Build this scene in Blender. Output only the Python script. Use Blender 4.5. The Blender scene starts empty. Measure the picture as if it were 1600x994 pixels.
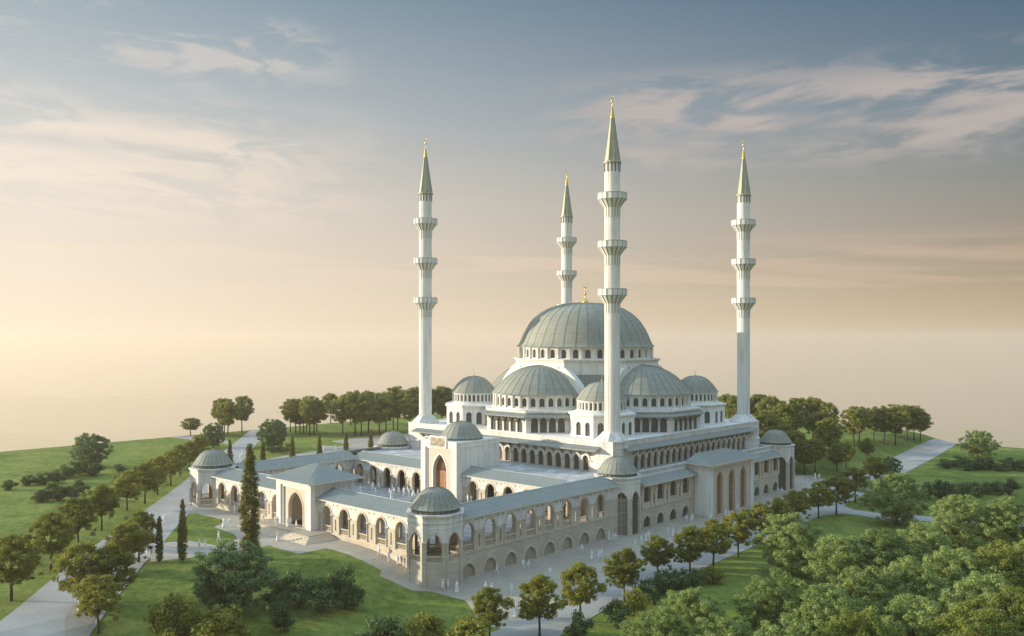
import bpy, math, random
from mathutils import Vector, Matrix, noise
SC = bpy.context.scene
COL = SC.collection
R = math.radians
# ------------------------------------------------------------------ materials
def newmat(name):
    m = bpy.data.materials.new(name); m.use_nodes = True
    return m, m.node_tree, m.node_tree.nodes['Principled BSDF']
def lk(nt, a, b): nt.links.new(a, b)
def ramp(nt, fac, stops, interp='LINEAR'):
    n = nt.nodes.new('ShaderNodeValToRGB'); n.color_ramp.interpolation = interp
    e = n.color_ramp.elements
    while len(e) < len(stops): e.new(0.5)
    for i, (p, c) in enumerate(stops):
        e[i].position = p; e[i].color = (c[0], c[1], c[2], 1)
    if fac is not None: lk(nt, fac, n.inputs[0])
    return n
def nz(nt, vec, scale, detail=4, rough=.55, dist=0):
    n = nt.nodes.new('ShaderNodeTexNoise'); n.inputs['Scale'].default_value = scale
    n.inputs['Detail'].default_value = detail; n.inputs['Roughness'].default_value = rough
    n.inputs['Distortion'].default_value = dist
    if vec is not None: lk(nt, vec, n.inputs['Vector'])
    return n
def world_pos(nt):
    g = nt.nodes.new('ShaderNodeNewGeometry'); return g.outputs['Position']
def bumped(nt, b, height, strength, dist=.05):
    n = nt.nodes.new('ShaderNodeBump'); n.inputs['Strength'].default_value = strength
    n.inputs['Distance'].default_value = dist
    lk(nt, height, n.inputs['Height']); lk(nt, n.outputs[0], b.inputs['Normal'])
def mixc(nt, fac, a, b, typ='MIX'):
    n = nt.nodes.new('ShaderNodeMix'); n.data_type = 'RGBA'; n.blend_type = typ
    for s, v in ((0, fac), (6, a), (7, b)):
        if isinstance(v, (int, float)): n.inputs[s].default_value = v
        elif isinstance(v, tuple): n.inputs[s].default_value = (*v, 1)
        else: lk(nt, v, n.inputs[s])
    return n.outputs[2]
def math_n(nt, op, a, b=None, c=None, clamp=False):
    n = nt.nodes.new('ShaderNodeMath'); n.operation = op; n.use_clamp = clamp
    for i, v in enumerate((a, b, c)):
        if v is None: continue
        if isinstance(v, (int, float)): n.inputs[i].default_value = v
        else: lk(nt, v, n.inputs[i])
    return n.outputs[0]
def plain(name, c1, c2, rough=.7, scale=.6, metal=0, bump=.15, spec=.4, fine=6.0):
    m, nt, b = newmat(name); p = world_pos(nt)
    n = nz(nt, p, scale, 6, .6); r = ramp(nt, n.outputs[0], [(.3, c1), (.7, c2)])
    lk(nt, r.outputs[0], b.inputs['Base Color'])
    b.inputs['Roughness'].default_value = rough; b.inputs['Metallic'].default_value = metal
    b.inputs['Specular IOR Level'].default_value = spec
    if bump: bumped(nt, b, nz(nt, p, fine, 4).outputs[0], bump, .03)
    return m
def ashlar(name, c1, c2, mortar, bw=1.1, bh=.42, msize=.018, rough=.8, mix_low=.35, bump=.5):
    m, nt, b = newmat(name); p = world_pos(nt)
    s = nt.nodes.new('ShaderNodeSeparateXYZ'); lk(nt, p, s.inputs[0])
    a = math_n(nt, 'ADD', s.outputs[0], s.outputs[1])
    c = nt.nodes.new('ShaderNodeCombineXYZ'); lk(nt, a, c.inputs[0]); lk(nt, s.outputs[2], c.inputs[1])
    t = nt.nodes.new('ShaderNodeTexBrick'); lk(nt, c.outputs[0], t.inputs['Vector'])
    for k, v in (('Scale', 1), ('Mortar Size', msize), ('Mortar Smooth', .4), ('Brick Width', bw), ('Row Height', bh), ('Bias', 0)):
        t.inputs[k].default_value = v
    for k, v in (('Color1', c1), ('Color2', c2), ('Mortar', mortar)): t.inputs[k].default_value = (*v, 1)
    n = nz(nt, p, .35, 6, .65); r = ramp(nt, n.outputs[0], [(.3, (.72, .72, .72)), (.65, (1, 1, 1))])
    lk(nt, mixc(nt, 1.0, t.outputs['Color'], r.outputs[0], 'MULTIPLY'), b.inputs['Base Color'])
    b.inputs['Roughness'].default_value = rough
    h = math_n(nt, 'MULTIPLY', t.outputs['Fac'], -1.0)
    bumped(nt, b, h, bump, .03)
    return m
def weather(m):
    """soft vertical rain streaks and a faint overall tone change"""
    nt = m.node_tree; b = nt.nodes['Principled BSDF']; src = b.inputs['Base Color'].links[0].from_socket
    mp = nt.nodes.new('ShaderNodeMapping'); mp.inputs['Scale'].default_value = (1.4, 1.4, .09); lk(nt, world_pos(nt), mp.inputs[0])
    n = nz(nt, mp.outputs[0], 1.0, 5, .65); r = ramp(nt, n.outputs[0], [(.34, (.80, .79, .76)), (.55, (1, 1, 1))])
    lk(nt, mixc(nt, 1.0, src, r.outputs[0], 'MULTIPLY'), b.inputs['Base Color'])
M = {}
M['white'] = ashlar('white_stone', (.80, .775, .71), (.77, .745, .68), (.66, .63, .56), 1.6, .62, .012, .7, bump=.25)
M['plaster'] = plain('white_plaster', (.76, .735, .67), (.82, .80, .735), .75, .3, bump=.06)
weather(M['white']); weather(M['plaster'])
M['beige'] = ashlar('beige_ashlar', (.66, .575, .445), (.60, .52, .40), (.43, .37, .28), 1.05, .40, .022, .85)
M['rustic'] = ashlar('basement_ashlar', (.67, .575, .44), (.61, .52, .395), (.34, .30, .235), 1.25, .42, .03, .9, bump=.8)
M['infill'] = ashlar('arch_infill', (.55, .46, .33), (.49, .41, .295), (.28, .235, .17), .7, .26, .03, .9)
M['trim'] = plain('stone_trim', (.55, .46, .34), (.64, .54, .41), .8, .8)
M['panel'] = plain('carved_panel', (.585, .51, .40), (.66, .585, .46), .8, 3.0, bump=.5, fine=3.0)
M['marble'] = plain('pale_marble', (.70, .69, .65), (.80, .79, .75), .5, .5, bump=.05)
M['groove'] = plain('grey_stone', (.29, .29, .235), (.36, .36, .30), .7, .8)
def leadmat(name, c1, c2):
    m, nt, b = newmat(name); p = world_pos(nt)
    n = nz(nt, p, .25, 6, .65); n2 = nz(nt, p, 2.2, 4, .6)
    r = ramp(nt, math_n(nt, 'ADD', math_n(nt, 'MULTIPLY', n.outputs[0], .65), math_n(nt, 'MULTIPLY', n2.outputs[0], .35)), [(.36, c1), (.64, c2)])
    s = nt.nodes.new('ShaderNodeSeparateXYZ'); lk(nt, p, s.inputs[0])
    w = math_n(nt, 'FRACT', math_n(nt, 'MULTIPLY', s.outputs[2], .9))
    seam = math_n(nt, 'GREATER_THAN', w, .93)
    lk(nt, mixc(nt, math_n(nt, 'MULTIPLY', seam, .22), r.outputs[0], (.06, .075, .07)), b.inputs['Base Color'])
    b.inputs['Roughness'].default_value = .62; b.inputs['Metallic'].default_value = .0; b.inputs['Specular IOR Level'].default_value = .35
    bumped(nt, b, n2.outputs[0], .12, .05)
    return m
M['lead'] = leadmat('lead_roof', (.232, .232, .18), (.302, .30, .237))
M['leadroof'] = leadmat('lead_sheet', (.218, .224, .188), (.28, .284, .242))
M['rib'] = plain('lead_seam', (.12, .13, .11), (.16, .17, .145), .6, 1)
M['seam'] = plain('roof_seam', (.36, .40, .37), (.42, .46, .43), .5, 1)
M['balcony'] = plain('balcony_stone', (.66, .66, .59), (.73, .73, .66), .7, .8)
M['balcony_groove'] = plain('balcony_groove', (.40, .40, .33), (.47, .47, .40), .8, .8)
M['bronze'] = plain('bronze', (.09, .085, .07), (.14, .13, .10), .5, 1, .4)
M['cone'] = plain('spire_lead', (.30, .31, .20), (.37, .37, .25), .5, .6)
M['gold'] = plain('gold_leaf', (.75, .48, .08), (.86, .58, .13), .28, 2, .85, bump=0)
M['ochre'] = plain('gilt_script', (.50, .41, .24), (.58, .48, .29), .5, 2)
M['wood'] = plain('door_wood', (.33, .155, .065), (.44, .21, .09), .6, 1.5)
M['wood2'] = plain('door_wood_dark', (.22, .10, .042), (.29, .135, .058), .6, 1.5)
def glassmat():
    m, nt, b = newmat('window_glass'); p = world_pos(nt)
    s = nt.nodes.new('ShaderNodeSeparateXYZ'); lk(nt, p, s.inputs[0])
    w = nt.nodes.new('ShaderNodeTexWave'); w.bands_direction = 'Z'; w.inputs['Scale'].default_value = .75
    w.inputs['Distortion'].default_value = 5; w.inputs['Detail'].default_value = 3; lk(nt, p, w.inputs['Vector'])
    r = ramp(nt, w.outputs[0], [(.2, (.055, .06, .05)), (.8, (.115, .115, .095))])
    lk(nt, r.outputs[0], b.inputs['Base Color'])
    b.inputs['Roughness'].default_value = .25; b.inputs['Specular IOR Level'].default_value = .5
    return m
M['glass'] = glassmat()
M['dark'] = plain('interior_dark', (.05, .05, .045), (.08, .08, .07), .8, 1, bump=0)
def paving(name, c1, c2, mortar, bw, bh, ms, rough=.75, off=.5, bias=0.0):
    m, nt, b = newmat(name); p = world_pos(nt)
    t = nt.nodes.new('ShaderNodeTexBrick'); lk(nt, p, t.inputs['Vector']); t.offset = off
    for k, v in (('Scale', 1), ('Mortar Size', ms), ('Mortar Smooth', .2), ('Brick Width', bw), ('Row Height', bh), ('Bias', bias)):
        t.inputs[k].default_value = v
    for k, v in (('Color1', c1), ('Color2', c2), ('Mortar', mortar)): t.inputs[k].default_value = (*v, 1)
    n = nz(nt, p, .12, 7, .65); r = ramp(nt, n.outputs[0], [(.3, (.78, .78, .78)), (.68, (1, 1, 1))])
    n2 = nz(nt, p, 1.7, 5, .7); r2 = ramp(nt, n2.outputs[0], [(.3, (.88, .88, .88)), (.68, (1, 1, 1))])
    c = mixc(nt, 1.0, mixc(nt, 1.0, t.outputs['Color'], r.outputs[0], 'MULTIPLY'), r2.outputs[0], 'MULTIPLY')
    lk(nt, c, b.inputs['Base Color']); b.inputs['Roughness'].default_value = rough
    bumped(nt, b, n2.outputs[0], .15, .03)
    return m
M['apron'] = paving('forecourt_paving', (.47, .40, .305), (.43, .365, .28), (.345, .29, .225), 2.4, 1.2, .035)
M['road'] = paving('pale_road', (.43, .40, .355), (.405, .375, .335), (.34, .315, .285), 9.0, 6.0, .05)
M['side'] = paving('tan_paving', (.40, .35, .27), (.37, .32, .25), (.33, .29, .22), 1.2, .6, .02)
M['court'] = paving('court_marble', (.30, .30, .305), (.27, .272, .28), (.66, .65, .63), 6.0, 2.6, .11, .5, 0)
M['terr'] = paving('terrace_marble', (.42, .42, .40), (.74, .73, .70), (.42, .42, .40), 1.9, 1.9, .01, .6, .5, -.25)
def grassmat():
    m, nt, b = newmat('lawn_grass'); p = world_pos(nt)
    n1 = nz(nt, p, .05, 6, .62, .8); n2 = nz(nt, p, .55, 6, .72); n3 = nz(nt, p, 2.6, 5, .8); n4 = nz(nt, p, .16, 5, .65, .5)
    mx = math_n(nt, 'ADD', math_n(nt, 'MULTIPLY', n1.outputs[0], .35), math_n(nt, 'ADD', math_n(nt, 'MULTIPLY', n2.outputs[0], .38), math_n(nt, 'MULTIPLY', n3.outputs[0], .27)))
    r = ramp(nt, mx, [(.38, (.06, .098, .017)), (.48, (.15, .20, .034)), (.58, (.27, .30, .07))])
    sun_mottle = ramp(nt, n4.outputs[0], [(.56, (0, 0, 0)), (.70, (1, 1, 1))])  # sun and tree-shadow mottling put into the grass colour as pale patches
    lk(nt, mixc(nt, math_n(nt, 'MULTIPLY', sun_mottle.outputs[0], .4), r.outputs[0], (.235, .22, .085)), b.inputs['Base Color']); b.inputs['Roughness'].default_value = .9
    b.inputs['Specular IOR Level'].default_value = .1
    bumped(nt, b, math_n(nt, 'ADD', n3.outputs[0], n2.outputs[0]), 1.0, .35)
    return m
M['grass'] = grassmat()
def leafmat(name, c1, c2, c3, trans=.3):
    m, nt, b = newmat(name)
    tc = nt.nodes.new('ShaderNodeTexCoord'); oi = nt.nodes.new('ShaderNodeObjectInfo')
    n = nz(nt, tc.outputs['Object'], .9, 5, .7)
    f = math_n(nt, 'ADD', n.outputs[0], math_n(nt, 'MULTIPLY', math_n(nt, 'SUBTRACT', oi.outputs['Random'], .5), .22))
    r = ramp(nt, f, [(.3, c1), (.5, c2), (.7, c3)])
    lk(nt, r.outputs[0], b.inputs['Base Color']); b.inputs['Roughness'].default_value = .6
    b.inputs['Specular IOR Level'].default_value = .2
    t = nt.nodes.new('ShaderNodeBsdfTranslucent'); lk(nt, mixc(nt, 1.0, r.outputs[0], (1.0, 1.0, .6), 'MULTIPLY'), t.inputs[0])
    mx = nt.nodes.new('ShaderNodeMixShader'); mx.inputs[0].default_value = trans
    lk(nt, b.outputs[0], mx.inputs[1]); lk(nt, t.outputs[0], mx.inputs[2])
    lk(nt, mx.outputs[0], nt.nodes['Material Output'].inputs[0])
    return m
M['leaf_olive'] = leafmat('olive_leaves', (.135, .15, .026), (.25, .25, .042), (.37, .34, .07), .4)
M['leaf_park'] = leafmat('park_leaves', (.125, .15, .03), (.245, .26, .05), (.36, .35, .08), .38)
M['leaf_broad'] = leafmat('light_green_leaves', (.17, .22, .065), (.29, .36, .115), (.40, .46, .175), .42)
M['leaf_fresh'] = leafmat('yellow_green_leaves', (.13, .17, .03), (.23, .265, .052), (.34, .355, .09), .4)
M['leaf_mid'] = leafmat('mid_green_leaves', (.08, .135, .045), (.14, .21, .075), (.21, .28, .115))
M['leaf_dark'] = leafmat('dark_shrub_leaves', (.06, .10, .032), (.105, .16, .052), (.16, .22, .078))
M['leaf_cyp'] = leafmat('cypress_foliage', (.085, .095, .016), (.16, .16, .028), (.24, .22, .045), .2)
M['bark'] = plain('bark', (.045, .036, .027), (.085, .068, .05), .9, 3)
M['figure'] = plain('white_clothing', (.74, .74, .72), (.80, .80, .78), .7, 2, bump=0)
# ------------------------------------------------------------------ mesh building
class MB:
    def __init__(s): s.v = []; s.f = []; s.m = []; s.sm = []
    def add(s, pts): i = len(s.v); s.v.extend([tuple(p) for p in pts]); return list(range(i, i + len(pts)))
    def poly(s, pts, mat=0, smooth=False):
        s.f.append(s.add(pts)); s.m.append(mat); s.sm.append(smooth)
    def faces(s, idx, fs, mat=0, smooth=False):
        for f in fs: s.f.append([idx[i] for i in f]); s.m.append(mat); s.sm.append(smooth)
    def hexa(s, p, mat=0):
        i = s.add(p)
        s.faces(i, [(0, 3, 2, 1), (4, 5, 6, 7), (0, 1, 5, 4), (1, 2, 6, 5), (2, 3, 7, 6), (3, 0, 4, 7)], mat)
    def box(s, T, u0, u1, n0, n1, z0, z1, mat=0):
        s.hexa([T(u0, n0, z0), T(u1, n0, z0), T(u1, n1, z0), T(u0, n1, z0), T(u0, n0, z1), T(u1, n0, z1), T(u1, n1, z1), T(u0, n1, z1)], mat)
    def lathe(s, c, prof, n, mat=0, smooth=True, a0=0., rot=0., closed=True):
        rings = []
        for r, z in prof:
            rings.append(s.add([(c[0] + r * math.cos(2 * math.pi * k / n + rot), c[1] + r * math.sin(2 * math.pi * k / n + rot), c[2] + z) for k in range(n)]))
        for a, b in zip(rings, rings[1:]):
            for k in range(n):
                s.f.append([a[k], a[(k + 1) % n], b[(k + 1) % n], b[k]]); s.m.append(mat); s.sm.append(smooth)
        if closed:
            s.f.append(rings[0][::-1]); s.m.append(mat); s.sm.append(False)
            s.f.append(rings[-1]); s.m.append(mat); s.sm.append(False)
    def tube(s, pts, rad, n=6, mat=0):
        rings = []
        for i, p in enumerate(pts):
            p = Vector(p); d = (Vector(pts[min(i + 1, len(pts) - 1)]) - Vector(pts[max(i - 1, 0)])).normalized()
            x = d.cross(Vector((.31, .17, .93)))
            if x.length < .05: x = d.cross(Vector((1, 0, 0)))
            x.normalize(); y = d.cross(x); r = rad[i] if isinstance(rad, (list, tuple)) else rad
            rings.append(s.add([p + x * r * math.cos(2 * math.pi * k / n) + y * r * math.sin(2 * math.pi * k / n) for k in range(n)]))
        for a, b in zip(rings, rings[1:]):
            for k in range(n):
                s.f.append([a[k], a[(k + 1) % n], b[(k + 1) % n], b[k]]); s.m.append(mat); s.sm.append(True)
        s.f.append(rings[0][::-1]); s.m.append(mat); s.sm.append(False)
        s.f.append(rings[-1]); s.m.append(mat); s.sm.append(False)
    def build(s, name, mats, parent=None):
        me = bpy.data.meshes.new(name)
        off = (0, 0, 0)
        if parent is not None: off = wloc(parent)
        me.from_pydata([(x - off[0], y - off[1], z - off[2]) for x, y, z in s.v], [], s.f)
        for m in (mats if isinstance(mats, (list, tuple)) else [mats]): me.materials.append(M[m])
        me.polygons.foreach_set('material_index', s.m); me.polygons.foreach_set('use_smooth', s.sm)
        me.update()
        o = bpy.data.objects.new(name, me); COL.objects.link(o)
        if parent is not None: o.parent = parent
        return o
def wloc(o):
    x = Vector((0, 0, 0))
    while o is not None: x += o.location; o = o.parent
    return x
def thing(name, label, cat, loc=(0, 0, 0), group=None):
    o = bpy.data.objects.new(name, None); COL.objects.link(o); o.location = loc
    o.empty_display_size = .5; tag(o, label, cat, group); return o
def tag(o, label, cat, group=None):
    o['label'] = label; o['category'] = cat
    if group: o['group'] = group
def struct(o): o['kind'] = 'structure'; return o
def dup(root, loc, rz=0., sc=1.0, label=None, group=None):
    r = root.copy(); COL.objects.link(r); r.location = loc; r.rotation_euler = (0, 0, rz)
    r.scale = (sc, sc, sc) if not isinstance(sc, tuple) else sc
    if label: r['label'] = label
    if group: r['group'] = group
    for ch in root.children:
        c = ch.copy(); COL.objects.link(c); c.parent = r
        for g in ch.children:
            d = g.copy(); COL.objects.link(d); d.parent = c
    return r
def frame(o, u, n):
    return lambda a, b, z: (o[0] + u[0] * a + n[0] * b, o[1] + u[1] * a + n[1] * b, z)
XY = frame((0, 0), (1, 0), (0, 1))
def arch_pts(a, zs, za, k=7):
    h = za - zs
    if h < .02: return [(-a, zs), (a, zs)]
    if h <= a * 1.001:
        return [(-a * math.cos(math.pi * i / (2 * k)), zs + h * math.sin(math.pi * i / (2 * k))) for i in range(2 * k + 1)]
    rad = (a * a + h * h) / (2 * a); c = rad - a; end = math.atan2(h, c)
    left = [(c - rad * math.cos(end * i / k), zs + rad * math.sin(end * i / k)) for i in range(k + 1)]
    return left + [(-x, z) for x, z in left[-2::-1]]
def bay(mb, T, u0, u1, z0, z1, uc, a, zi, zs, za, t, low=0, up=0, rev=None, inner=True, k=7, split=None):
    """wall piece with one (pointed) arched opening right through its thickness t; outer face at n=0"""
    rev = low if rev is None else rev; sp = zs if split is None else split
    pr = arch_pts(a, zs, za, k)
    for n in ((0, -t) if inner else (0,)):
        if zi > z0: mb.poly([T(u0, n, z0), T(u1, n, z0), T(u1, n, zi), T(u0, n, zi)], low)
        for x0, x1 in ((u0, uc - a), (uc + a, u1)):
            if x1 - x0 > .001: mb.poly([T(x0, n, max(zi, z0)), T(x1, n, max(zi, z0)), T(x1, n, zs), T(x0, n, zs)], low)
            if x1 - x0 > .001: mb.poly([T(x0, n, zs), T(x1, n, zs), T(x1, n, z1), T(x0, n, z1)], up)
        for (xa, za_), (xb, zb_) in zip(pr, pr[1:]):
            mb.poly([T(uc + xa, n, za_), T(uc + xb, n, zb_), T(uc + xb, n, z1), T(uc + xa, n, z1)], up)
    zb = max(zi, z0)
    loop = [(-a, zb)] + pr + [(a, zb)]
    for (xa, za_), (xb, zb_) in zip(loop, loop[1:]):
        mb.poly([T(uc + xa, 0, za_), T(uc + xb, 0, zb_), T(uc + xb, -t, zb_), T(uc + xa, -t, za_)], rev)
    if zi > z0: mb.poly([T(uc - a, 0, zi), T(uc + a, 0, zi), T(uc + a, -t, zi), T(uc - a, -t, zi)], rev)
def rect(mb, T, u0, u1, z0, z1, t, mat=0, inner=True):
    for n in ((0, -t) if inner else (0,)): mb.poly([T(u0, n, z0), T(u1, n, z0), T(u1, n, z1), T(u0, n, z1)], mat)
def archivolt(mb, T, uc, a, zs, za, w, n0, p, mat=0, legs=None, k=7):
    i = arch_pts(a, zs, za, k); o = arch_pts(a + w, zs, za + w * 1.25, k)
    if legs is not None: i = [(-a, legs)] + i + [(a, legs)]; o = [(-a - w, legs)] + o + [(a + w, legs)]
    for j in range(len(i) - 1):
        A, B, Cc, D = i[j], i[j + 1], o[j + 1], o[j]
        q = lambda P, n: T(uc + P[0], n, P[1])
        mb.poly([q(A, n0 + p), q(B, n0 + p), q(Cc, n0 + p), q(D, n0 + p)], mat)
        mb.poly([q(D, n0 + p), q(Cc, n0 + p), q(Cc, n0), q(D, n0)], mat)
        mb.poly([q(A, n0 + p), q(B, n0 + p), q(B, n0), q(A, n0)], mat)
def pane(mb, T, uc, a, zi, zs, za, n, mg=0, mf=1, bars=2, k=5, fw=.06):
    pr = arch_pts(a, zs, za, k)
    mb.poly([T(uc - a, n, zi)] + [T(uc + x, n, z) for x, z in pr] + [T(uc + a, n, zi)], mg)
    if bars:
        mb.box(T, uc - fw / 2, uc + fw / 2, n + .003, n + .06, zi, za - .1, mf)
        for j in range(1, bars + 1):
            z = zi + (zs - zi) * j / bars
            mb.box(T, uc - a, uc + a, n + .004, n + .05, z - fw / 2, z + fw / 2, mf)
def balustrade(mb, T, u0, u1, n, z0, z1, mat=0, step=.34, w=.12):
    mb.box(T, u0, u1, n - .16, n + .16, z0, z0 + .16, mat); mb.box(T, u0, u1, n - .18, n + .18, z1 - .16, z1, mat)
    k = max(2, int(round((u1 - u0) / step)))
    for i in range(k):
        u = u0 + (i + .5) * (u1 - u0) / k
        c = T(u, n, 0)
        h = z1 - z0 - .32
        mb.lathe((c[0], c[1], z0 + .16), [(w * .75, 0), (w * .45, .15 * h), (w, .42 * h), (w * .45, .8 * h), (w * .75, h)], 6, mat, True, closed=False)
def seam_roof(mb, T, u0, u1, n0, z0, n1, z1, th=.14, step=.62, mat=0, ms=1, mf=2, h0=0., h1=0.):
    """one sloping sheet from eave (n0,z0) to ridge (n1,z1); h0/h1 = how far the ridge end is drawn in at each end (hips)"""
    A, B, Cc, D = T(u0, n0, z0), T(u1, n0, z0), T(u1 - h1, n1, z1), T(u0 + h0, n1, z1)
    dn = lambda p: (p[0], p[1], p[2] - th)
    mb.poly([A, B, Cc, D], mat); mb.poly([dn(A), dn(B), dn(Cc), dn(D)], mf); mb.poly([A, B, dn(B), dn(A)], mf)
    mb.poly([B, Cc, dn(Cc), dn(B)], mf); mb.poly([A, D, dn(D), dn(A)], mf)
    k = int((u1 - u0) / step)
    for i in range(k + 1):
        u = u0 + (i + .5) * step
        if u > u1: break
        f = 1.
        if h0 > 0 and u < u0 + h0: f = min(f, (u - u0) / h0)
        if h1 > 0 and u > u1 - h1: f = min(f, (u1 - u) / h1)
        n2, z2 = n0 + (n1 - n0) * f, z0 + (z1 - z0) * f
        w = .06
        mb.hexa([T(u - w, n0, z0), T(u + w, n0, z0), T(u + w, n2, z2), T(u - w, n2, z2), T(u - w, n0, z0 + .1), T(u + w, n0, z0 + .1), T(u + w, n2, z2 + .09), T(u - w, n2, z2 + .09)], ms)
def dome(mb, c, prof, n, mat=0, mrib=1, a0=0., a1=2 * math.pi, rw=.05, rh=.07, sub=1):
    """panelled lead dome: every panel between two seams is its own facet, smooth from eave to crown"""
    P = lambda r, z, a: (c[0] + r * math.cos(a), c[1] + r * math.sin(a), c[2] + z)
    full = a1 - a0 > 6.28
    for k in range(n):      # each sheet between two seams is one facet (sub strips when sub > 1)
        cols = [mb.add([P(r, z, a0 + (a1 - a0) * (k + q / sub) / n) for r, z in prof]) for q in range(sub + 1)]
        for L, Rr in zip(cols, cols[1:]):
            for j in range(len(prof) - 1):
                mb.f.append([L[j], Rr[j], Rr[j + 1], L[j + 1]]); mb.m.append(mat); mb.sm.append(True)
    for k in range(n + (0 if full else 1)):
        a = a0 + (a1 - a0) * k / n; tx, ty = -math.sin(a), math.cos(a)
        q = []
        for j, (r, z) in enumerate(prof):
            dr, dz = (prof[min(j + 1, len(prof) - 1)][0] - prof[max(j - 1, 0)][0], prof[min(j + 1, len(prof) - 1)][1] - prof[max(j - 1, 0)][1])
            l = math.hypot(dr, dz) or 1; nr, nz_ = dz / l * rh, -dr / l * rh
            w = rw * min(1, .35 + r / max(prof[0][0], .1))
            p0, p1 = P(r, z, a), P(r + nr, z + nz_, a)
            q.append([(p0[0] + tx * w, p0[1] + ty * w, p0[2]), (p0[0] - tx * w, p0[1] - ty * w, p0[2]), (p1[0] - tx * w, p1[1] - ty * w, p1[2]), (p1[0] + tx * w, p1[1] + ty * w, p1[2])])
        for x, y in zip(q, q[1:]):
            i = mb.add(x + y); mb.faces(i, [(0, 4, 7, 3), (1, 2, 6, 5), (3, 7, 6, 2)], mrib)
def ngon_frames(c, ap, n, rot=0.):
    """frames of the n sides of a regular polygon (apothem ap); side k faces angle rot+k*2pi/n; u runs along the side from its own left end"""
    s = 2 * ap * math.tan(math.pi / n); out = []
    for k in range(n):
        a = rot + 2 * math.pi * k / n; N = (math.cos(a), math.sin(a)); U = (-math.sin(a), math.cos(a))
        o = (c[0] + N[0] * ap - U[0] * s / 2, c[1] + N[1] * ap - U[1] * s / 2)
        out.append((frame(o, U, N), s, a))
    return out
def ngon_slab(mb, c, ap, n, z0, z1, mat=0, rot=0., ap2=None):
    ap2 = ap if ap2 is None else ap2; q = math.cos(math.pi / n)
    P = lambda A, z: [(c[0] + A / q * math.cos(rot + math.pi / n + 2 * math.pi * k / n), c[1] + A / q * math.sin(rot + math.pi / n + 2 * math.pi * k / n), z) for k in range(n)]
    a = mb.add(P(ap, z0)); b = mb.add(P(ap2, z1))
    for k in range(n):
        mb.f.append([a[k], a[(k + 1) % n], b[(k + 1) % n], b[k]]); mb.m.append(mat); mb.sm.append(False)
    mb.f.append(a[::-1]); mb.f.append(b); mb.m += [mat, mat]; mb.sm += [False, False]
def finial(name, parent, c, h, r):
    """gold alem: bulb, stem, balls and an open crescent on top"""
    mb = MB()
    mb.lathe(c, [(r, 0), (r * .95, .08 * h), (r * .6, .17 * h), (r * .22, .24 * h), (r * .13, .40 * h), (r * .3, .45 * h), (r * .36, .49 * h), (r * .28, .53 * h), (r * .1, .57 * h), (r * .1, .66 * h), (r * .26, .70 * h), (r * .1, .74 * h), (r * .08, .78 * h)], 12, 0)
    cr = .11 * h; pts = [(c[0] + .7361 * cr * math.sin(t), c[1] + .6769 * cr * math.sin(t), c[2] + .89 * h - cr * math.cos(t)) for t in [R(-150 + 20 * i) for i in range(16)]]
    mb.tube(pts, [max(.015, .05 * h * (1 - abs(i - 7.5) / 8.2)) * .55 for i in range(16)], 6, 0)
    return mb.build(name, 'gold', parent)
PROF = {'bell': [(1, 0), (.965, .04), (.93, .095), (.89, .18), (.85, .265), (.80, .365), (.745, .465), (.68, .60), (.6, .715), (.5, .82), (.39, .905), (.27, .955), (.14, .985), (.01, 1)],
        'half': [(1, 0), (.965, .05), (.93, .12), (.86, .27), (.78, .42), (.68, .585), (.56, .735), (.42, .86), (.27, .945), (.13, .985), (.01, 1)],
        'turret': [(1, 0), (.965, .05), (.93, .115), (.87, .25), (.79, .41), (.70, .56), (.58, .73), (.44, .87), (.28, .95), (.14, .985), (.01, 1)],
        'great': [(1, 0), (.975, .035), (.955, .085), (.935, .15), (.905, .27), (.865, .39), (.81, .53), (.745, .65), (.656, .765), (.56, .85), (.45, .915), (.33, .96), (.2, .985), (.1, .996), (.004, 1)]}
def dprof(kind, r, h): return [(r * a, h * b) for a, b in PROF[kind]]
F = 4.7          # floor of courtyard and arcades
TER = 11.25      # terrace in front of the prayer hall
DECK = 17.75     # upper roof deck
CX, CY = 0., 86.1
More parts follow.
